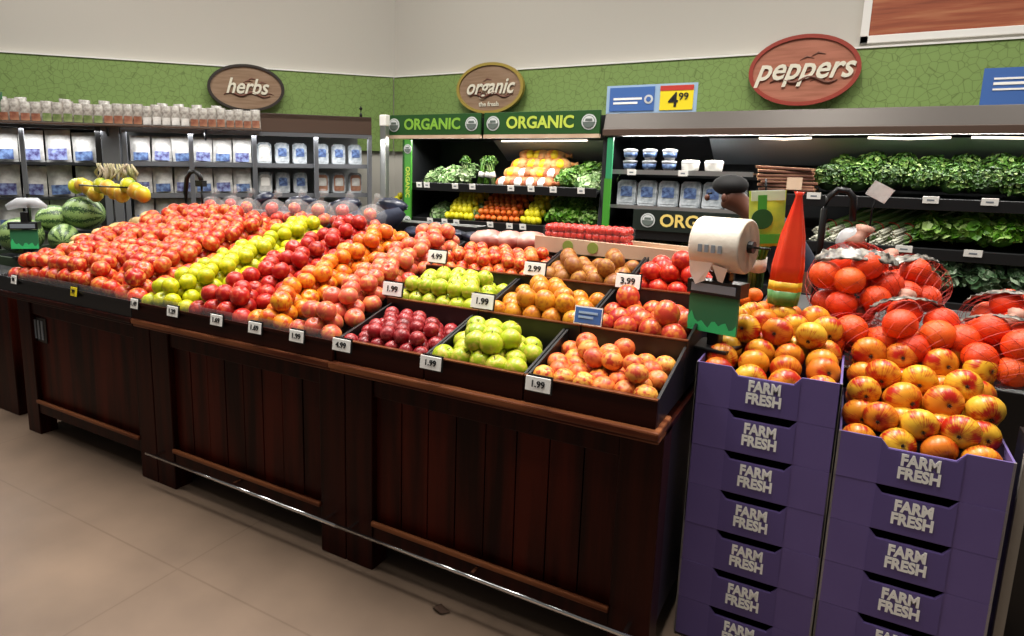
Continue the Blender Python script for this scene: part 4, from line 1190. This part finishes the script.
# ================================================================ BAG ROLL STAND, LABEL CARD, HANGING BAGS
def roll_stand(label, loc, rz, withroll=True, hp=.0):
    t = thing('bag_roll_stand', label, 'bag dispenser', loc, (0, 0, rz))
    mb = MB(); mb.box(-.02, .02, -.02, .02, 0, .30); mb.box(-.07, .07, -.07, .07, 0, .012); mb.build('post', M['black'], t, bevel=.003)
    mb = MB(); mb.box(-.083, .083, -.04, -.028, .06, .185); mb.build('green_card', M['scalegreen'], t)
    P_ = [(-.083, .06)]+[(-.083+.166*k/14, .085+.012*math.sin(k*1.9)+.03*max(0, 1-abs(k-1)/3)+.012*max(0, 1-abs(k-9)/3)) for k in range(15)]+[(.083, .06)]
    mb = MB(); mb.prism(P_, -.0415, -.0405); mb.build('card_print', M['scalegreen2'], t)
    mb = MB(); mb.box(-.09, .09, -.05, .02, .188, .235); mb.box(-.075, .075, -.0515, -.05, .197, .225, 1); mb.build('tear_bar', [M['black'], M['greypanel']], t, bevel=.003)
    if withroll:
        mb = MB(); mb.box(.02, .03, .0, .03, .2, .42)
        mb.build('bracket', M['black'], t)
    return t


t = roll_stand('black stand with green card and a white plastic bag roll', (-.362, 2.38, .99), -.25)
mb = MB(); X = Matrix.Translation((0, 0, .355)) @ Matrix.Rotation(PI/2, 4, 'Y')
mb.lathe([(.02, -.082), (.088, -.08), (.09, -.075), (.09, .078), (.088, .082), (.022, .083)], 32, 0, X, sm=True)
mb.lathe([(.02, .0835), (.085, .0835)], 32, 1, X, sm=False)
o = mb.build('bag_roll', [M['roll'], M['rollside']], t)
b = MB(); b.lathe([(.02, .07), (.02, .1)], 12, 0, X, sm=False); b.tube([(.09, 0, .355), (.15, 0, .355)], .004, 6); b.build('axle', M['black'], t)
mb = MB()
mb.add([(-.08, -.07, .30), (.0, -.07, .30), (-.03, -.055, .235), (-.06, -.055, .22), (-.08, -.06, .26)], [(0, 1, 2, 3, 4)])
mb.add([(0, -.075, .295), (.05, -.07, .285), (.03, -.05, .235), (.015, -.055, .24)], [(0, 1, 2, 3)])
o = mb.build('loose_bag_end', M['paper'], t); o.modifiers.new('s', 'SOLIDIFY').thickness = .001
mb = MB()
for k in range(4): mb.box(-.045+k*.022, -.032+k*.022, -.0925, -.089, .335, .36)
mb.build('roll_print', M['greypanel'], t)

# printed produce bag hanging behind the roll, and red bag with yellow and green foot
t = thing('hanging_bag', 'green and yellow printed produce bag hanging beside the roll', 'plastic bag', (-.262, 2.66, 1.32), (0, -.06, .35))
mb = pouch_mesh(.125, .2, .03, .1); mb.build('bag', mat('printed yellow green bag', 'c6c63a', .35, noise=('6fa03a', 9)), t)
mb = MB(); mb.lathe([(.036, 0), (.036, .004)], 24, 0, Matrix.Translation((-.02, -.016, .10)) @ Matrix.Rotation(PI/2, 4, 'X'), sm=False); mb.box(-.035, -.005, -.0175, -.014, .12, .185, 1); mb.build('round_label', [M['greenpaint'], M['greenmid']], t)
mb = MB(); mb.box(-.052, .052, -.019, -.014, .012, .045); mb.build('bottom_print', M['greenmid'], t)
mb = MB(); mb.box(-.055, .055, -.012, .012, .165, .20); mb.build('clear_top', M['milky'], t)
mb = MB(); mb.tube([(0, .02, .19), (0, .03, .24)], .004, 6); mb.build('hook', M['binder'], t)
t = thing('hanging_bag', 'tall red plastic bag with yellow and green foot hanging by the oranges', 'plastic bag', (-.185, 2.62, 1.12), (0, .04, .2))
mb = MB(); n = 20
lv = [(0, .062), (.05, .064), (.07, .06), (.14, .06), (.25, .045), (.34, .022), (.385, .012), (.4, .02)]
def ring_shape(mb, levels, mi):
    vs = []; fs = []
    for z, w in levels:
        for k in range(n):
            a = 2*PI*k/n; f_ = 1+.16*math.sin(a*5)
            vs.append((w*.8*math.cos(a)*f_, w*.4*math.sin(a)*f_, z))
    for i in range(len(levels)-1):
        for k in range(n): fs.append((i*n+k, i*n+(k+1) % n, (i+1)*n+(k+1) % n, (i+1)*n+k))
    fs.append(tuple(reversed(range(n)))); fs.append(tuple(range((len(levels)-1)*n, len(levels)*n)))
    mb.add(vs, fs, mi, True)
ring_shape(mb, lv[3:] and [(.085, .06)]+lv[3:], 0); mb.build('red_film', M['redfilm'], t)
mb = MB(); ring_shape(mb, [(.052, .062), (.085, .0605)], 0); mb.build('yellow_band', mat('yellow bag print', 'dcae2c', .4), t)
mb = MB(); ring_shape(mb, [(0, .055), (.052, .062)], 0); mb.build('green_foot', mat('green bag print', '5f8c4c', .4, noise=('2f6a35', 20)), t)
# celery lying behind the dispenser and a small tray of oranges
t = dup(ce, (-.31, 2.9, 1.13), (.2, -.25, 1), 'celery bunch standing behind the bag roll', None, 1.1, 'celery')
for k in range(7):
    put('mandarin', (-.36+.035*k, 2.68+.02*(k % 2)+.03*(k % 3), 1.085+.02*(k % 3)), .028, 'small orange on the shelf behind the bag roll stand', 'small oranges behind the roll stand')
t = thing('side_shelf', 'narrow black shelf between the bin and the orange bags', 'shelf', (-.3, 2.62, 0)); mb = MB(); mb.box(-.10, .1, .0, .08, .9, 1.05); mb.box(-.04, .06, .0, .08, 0, .9); mb.build('shelf', M['black'], t)

# ================================================================ BACK ROW: strawberry boxes, cardboard case, onion bag
t = thing('cardboard_case', 'low kraft cardboard case with two green round prints', 'cardboard box', (-.92, 2.935, 1.19), (0, 0, -.02))
mb = MB(); mb.prism([(-.37, 0), (.37, 0), (.37, .055), (-.37, .075)], 0, .01); mb.prism([(-.37, 0), (.37, 0), (.37, .055), (-.37, .075)], .17, .18); mb.box(-.37, .37, .01, .17, 0, .01); mb.build('box', M['kraft'], t, bevel=.002)
for x in (-.2, -.08):
    mb = MB(); mb.lathe([(.026, 0), (.026, .003)], 20, 0, Matrix.Translation((x, 0, .036)) @ Matrix.Rotation(PI/2, 4, 'X'), sm=False); mb.build('round_print', mat('olive green print', '7f9440', .6), t)
bm = mat('strawberries in clear box', 'b3180f', .35, noise=('c42a18', 22), bump=.9, bscale=40)
for k in range(2):
    t = thing('strawberry_box', 'clear box of red strawberries on the cardboard case, %s of the two' % ('left' if k == 0 else 'right'), 'berry box', (-1.15+k*.2, 3.02, 1.225))
    mb = MB(); n_ = 0
    for i in range(6):
        for j in range(3):
            for l_ in range(3):
                mb.ell((-.08+i*.032, -.05+j*.04, .018+l_*.03), .021, .021, .02, 8, 6, 0)
    mb.build('berries', bm, t, kind='stuff')
    mb = MB(); mb.box(-.1, .1, -.075, .06, 0, .09); mb.build('clear_box', film_mat('thin clear box', 'ffffff', .03, .3), t, bevel=.004)
for k in range(3):
    mb = MB(); mb.ell((0, 0, .05), .1, .07, .05, 18, 10, 0, wob=.15)
    tag(mb.build('bagged_onions', mat('pale film over red onions', 'c9a294', .3, noise=('8e3a34', 7), bump=.5, bscale=20)), 'pale pink film bag of onions behind the small red apples', 'bag of onions', 'film bags of onions', loc=(-1.55+k*.1, 2.97+.03*k, 1.17), rot=(0, 0, rnd(-.5, .5)))

# bags of apples in clear film along the back of the long display
backs = thing('display_riser', 'black raised shelf along the back of the long apple display', 'display riser', (-2.85, 3.03, .863))
mb = MB(); mb.box(-1.17, 1.2, .0, .25, 0, .30); mb.build('riser', M['black'], backs)
kinds = ['redapple', 'redapple2', 'redapple', 'tomato', 'redapple', 'pinkapple', 'redapple2', 'pinkapple', 'redapple', 'redapple2', 'pinkapple']
for k in range(8):
    x = -3.85+k*.205; c = Vector((x+rnd(-.04, .04), 3.14+rnd(-.02, .03), 1.165+rnd(0, .03)))
    lab = 'clear film bag of red apples on the back shelf of the long display'
    t = thing('film_bag', lab, 'bag of apples', c, (0, 0, rnd(-.4, .4)), 'film bags of apples on the back shelf')
    mb = MB(); mb.ell((0, 0, .085), .11, .085, .085, 16, 10, 0, wob=.12); mb.build('film', M['film'], t)
    mb = MB(); mb.tube([(0, 0, .15), (.02, 0, .19), (.05, 0, .2+rnd(0, .03))], [.03, .012, .03], 8); mb.build('twisted_top', M['film'], t)
    for q in ((-.05, -.02, .05), (.045, -.025, .05), (0, .04, .055), (-.005, -.015, .115)):
        put(kinds[k], c+Vector(q), .042, 'apple inside a clear film bag on the back shelf', 'apples inside the film bags', cat='apple')
# dark film packs and the navy cloth behind
for k in range(4):
    mb = MB(); mb.ell((0, 0, .05), .12, .05, .05, 14, 9, 0, wob=.3)
    tag(mb.build('film_pack', M['navyfilm']), 'crumpled dark blue film pack behind the bagged apples', 'plastic pack', 'dark blue film packs', loc=(-3.5+k*.36, 3.33, 1.25+rnd(0, .03)), rot=(0, rnd(-.3, .3), rnd(-.4, .4)))
mb = MB(); mb.box(-1.0, 1.05, .26, .40, 0, .38); mb.build('back_box', M['black'], backs)
t = thing('folded_cloth', 'dark navy folded cloth draped on the back shelf near the silver post', 'cloth', (-2.32, 3.2, 1.2), (0, -.5, .3))
mb = MB(); mb.ell((0, 0, .06), .12, .05, .06, 18, 10, 0, wob=.2); mb.build('cloth', M['navy'], t)
for k in range(3):
    mb = MB(); mb.ell((0, 0, .03), .13, .06, .03, 14, 8, 0, wob=.3)
    tag(mb.build('film_pack', M['navyfilm']), 'flat dark film pack behind the pink apples', 'plastic pack', 'dark film packs behind the pink apples', loc=(-2.1+k*.2, 3.16, 1.175), rot=(0, 0, rnd(-.4, .4)))

# ================================================================ LEFT END
t = thing('wire_arch', 'black arched bag holder rising from the back of the red apples', 'rack', (-3.97, 3.05, 1.12))
mb = MB(); mb.tube([(0, 0, 0), (-.0, 0, .25), (.02, 0, .34), (.06, 0, .385), (.11, 0, .39), (.15, 0, .37), (.17, 0, .33)], .016, 10); mb.box(.13, .2, -.02, .02, .29, .33); mb.build('arch', M['binder'], t)
mb = MB(); mb.tube([(.17, 0, .3), (.17, 0, .12)], .008, 8); mb.build('drop_rod', M['binder'], t)
# yellow bag rack: pole, base cone and cluster of yellow/green bags
t = thing('produce_rack', 'thin black pole with a ring of yellow and green bags', 'rack', (-4.42, 2.8, 0))
mb = MB(); mb.tube([(0, 0, .8), (0, 0, 1.34)], .008, 8); mb.lathe([(.05, 1.1), (.012, 1.16)], 14); mb.build('pole', M['binder'], t)
mb = MB(); mb.tube([(.36*math.cos(2*PI*k/20), .12*math.sin(2*PI*k/20), 1.4) for k in range(21)], .006, 6); mb.tube([(-.36, 0, 1.4), (.36, 0, 1.4)], .006, 6); mb.build('ring', M['binder'], t)
ym = mat('yellow peppers in a bag', 'c9c41c', .35, noise=('b8862c', 7)); ym2 = mat('lime in a bag', '5c7f22', .35, noise=('c2bc20', 7))
for k in range(11):
    mb = MB(); mb.ell((0, 0, 0), .06, .05, .055, 12, 8, 0, wob=.12)
    o = mb.build('yellow_bag', ym if k % 4 else ym2)
    x = -.38+k*.077
    tag(o, 'yellow fruit bag hanging on the ring of the thin black rack', 'fruit bag', 'yellow bags on the thin rack', loc=(-4.42+x, 2.76, 1.385+.03*math.sin(k*1.7)-.02*(k % 2)), rot=(rnd(-.4, .4), rnd(-.4, .4), 0))
mb = MB()
for k in range(26):
    a = rnd(-.2, .28); mb.tube([(a, rnd(-.03, .03), 0), (a+rnd(-.04, .04), 0, .05), (a+rnd(-.06, .06), 0, .11)], [.006, .012, .006], 5)
tag(mb.build('dried_flowers', mat('pale dried flowers', 'b3a08c', .8, noise=('8a8a50', 10))), 'pale dried flower spray on top of the yellow bags', 'dried flowers', loc=(-4.42, 2.82, 1.44), kind='stuff')

t = thing('melon_bin', 'dark green bin holding watermelons at the left edge', 'bin', (-4.75, 2.55, 0), (0, 0, .1))
mb = MB(); mb.box(-.47, .42, -.3, -.28, .0, .93); mb.box(.40, .42, -.28, .3, 0, .93); mb.box(-.47, -.45, -.28, .3, 0, .93); mb.box(-.45, .4, .28, .3, 0, .93); mb.build('bin_wall', M['binsidegreen'], t, bevel=.004)
mb = MB(); mb.box(-.45, .4, -.28, .28, .0, .9); mb.build('bin_fill', M['black'], t)
mel = bpy.data.objects.new('watermelon', lathe_mesh('watermelon', sphere_prof(1.25), F['melon'], 28))
mel_mesh = mel.data; mel_mesh.transform(Matrix.Rotation(PI/2, 4, 'Y'))
for p, s, rz, lab in [((-4.99, 2.45, 1.04), .13, .3, 'large watermelon at the left edge behind the green card'), ((-4.76, 2.78, 1.195), .12, .5, 'watermelon on top at the back of the melon bin'),
                      ((-4.72, 2.60, 1.03), .10, -.6, 'small pale watermelon beside the red apples'), ((-4.93, 2.66, 1.15), .10, 1.2, 'watermelon with an orange sticker half behind the card stand')]:
    o = dup(mel, p, (rnd(0, 1), rnd(-.2, .2), rz), lab, None, s, 'watermelon')
t = roll_stand('black stand with green card in front of the watermelons', (-4.68, 2.33, .93), .75)
mb = MB(); mb.tube([(-.1, 0, .33), (-.03, 0, .36), (.08, 0, .36), (.14, 0, .33)], [.02, .035, .035, .012], 10); mb.build('folded_bags', M['milky'], t)
for k, (x, y, z) in enumerate([(-4.30, 2.5, 1.06), (-4.28, 2.62, 1.09), (-4.27, 2.74, 1.12), (-4.25, 2.86, 1.15), (-4.3, 2.98, 1.18), (-4.2, 2.4, 1.03)]):
    mb = MB(); mb.ell((0, 0, 0), .085, .06, .04, 14, 8, 0, wob=.06)
    tag(mb.build('squash', mat('cream squash skin', 'd8b878', .4, noise=('c99a5a', 6))), 'cream coloured squash along the left edge of the red apples', 'squash', 'squash beside the red apples', loc=(x, y, z), rot=(0, 0, rnd(0, 3)))
t = thing('side_shelf', 'dark side shelf between the melon bin and the red apples', 'shelf', (-4.2, 2.7, 0)); mb = MB(); mb.prism([(-.4, 0), (.42, 0), (.42, 1.11), (-.4, .95)], -.13, .13, X=Matrix(((0, 1, 0, 0), (1, 0, 0, 0), (0, 0, 1, 0), (0, 0, 0, 1)))); mb.build('shelf', M['black'], t)
t = thing('wooden_bin', 'dark wooden bin end cut off by the left edge of the photo', 'produce bin', (-4.75, 2.0, 0))
mb = MB(); mb.box(-.75, .45, .0, .2, 0, .86); mb.build('bin_body', M['wood_dark'], t, bevel=.005); mb = MB(); mb.box(-.75, .46, -.02, .2, .861, .885); mb.build('ledge', M['black'], t, bevel=.004)

# crumpled leaf on the floor under the bin
mb = MB(); pts = [(-.03, 0, .004), (0, .015, .02), (.04, .01, .004), (.02, -.02, .008), (-.01, -.02, .02)]; mb.add(pts, [(0, 1, 4), (1, 2, 3), (1, 3, 4)])
tag(mb.build('dry_leaf', M['stem']), 'small dark scrap lying on the floor in front of the bins', 'scrap', loc=(-1.13, 1.86, 0))


# ================================================================ PERSON behind the display
def skin_obj(name, joints, edges, m, parent, sub=2, root=0):
    me = bpy.data.meshes.new(name); me.from_pydata([j[:3] for j in joints], edges, []); me.materials.append(m)
    o = bpy.data.objects.new(name, me); COL.objects.link(o); o.parent = parent
    sk_ = o.modifiers.new('skin', 'SKIN'); sk_.use_smooth_shade = True
    for i, j in enumerate(joints):
        r_ = j[3]; me.skin_vertices[0].data[i].radius = (r_, j[4] if len(j) > 4 else r_)
    me.skin_vertices[0].data[root].use_root = True
    s = o.modifiers.new('sub', 'SUBSURF'); s.levels = sub; s.render_levels = sub
    return o


t = thing('person', 'person in a navy jacket and black cap stooping behind the hanging bags', 'person', (-.21, 4.3, -.03))
B = [(0, 0, .9, .14, .12), (-.06, -.02, 1.08, .15, .12), (-.16, -.04, 1.26, .16, .12), (-.27, -.05, 1.36, .09, .08), (-.34, -.06, 1.40, .05), (-.40, -.07, 1.45, .080), (-.455, -.08, 1.475, .085),
     (-.20, -.22, 1.30, .06), (-.34, -.30, 1.10, .045), (-.52, -.30, 1.05, .035), (-.20, .14, 1.30, .06), (-.36, .22, 1.12, .045), (-.54, .30, 1.12, .035),
     (.0, -.1, .85, .10), (-.02, -.11, .47, .07), (.03, -.11, .08, .045), (-.08, -.11, .05, .04), (.0, .1, .85, .10), (-.04, .11, .47, .07), (.05, .11, .08, .045), (-.06, .11, .05, .04)]
E = [(0, 1), (1, 2), (2, 3), (3, 4), (4, 5), (5, 6), (2, 7), (7, 8), (8, 9), (2, 10), (10, 11), (11, 12), (0, 13), (13, 14), (14, 15), (15, 16), (0, 17), (17, 18), (18, 19), (19, 20)]
skin_obj('body', B, E, M['skin'], t)
J = [(b[0], b[1], b[2], b[3]*1.13, (b[4] if len(b) > 4 else b[3])*1.13) for b in B]
skin_obj('jacket', [J[0], J[1], J[2], (-.25, -.05, 1.345, .105, .095), J[7], J[8], (-.48, -.3, 1.06, .042, .042), J[10], J[11], (-.5, .28, 1.12, .042, .042)], [(0, 1), (1, 2), (2, 3), (2, 4), (4, 5), (5, 6), (2, 7), (7, 8), (8, 9)], M['navy'], t)
skin_obj('trousers', [J[0], J[13], J[14], J[15], J[17], J[18], J[19]], [(0, 1), (1, 2), (2, 3), (0, 4), (4, 5), (5, 6)], M['jeans'], t)
mb = MB(); mb.ell((-.425, -.075, 1.525), .10, .092, .062, 18, 10, 0, X=None); mb.build('cap', M['hair'], t)
mb = MB(); mb.ell((-.545, -.085, 1.45), .016, .012, .02, 10, 6, 0); mb.ell((-.44, -.165, 1.455), .014, .01, .025, 10, 6, 0); mb.build('nose_and_ear', M['skin'], t)
mb = MB()
for yy in (-.115, -.055): mb.ell((-.532, yy, 1.475), .008, .009, .006, 8, 6, 0)
mb.build('eyes', M['hair'], t)
for s, yy in ((-1, -.3), (1, .28)):
    for q in range(5):
        mb = MB(); a = (q-2)*.018
        mb.tube([(-.53, yy+a*.7, 1.05 if s < 0 else 1.12), (-.57, yy+a, 1.04 if s < 0 else 1.11), (-.60+(.02 if q in (0, 4) else 0), yy+a*1.1, 1.015 if s < 0 else 1.085)], [.011, .009, .007], 8)
        mb.build('finger', M['skin'], t)
print('fruit', NFR)
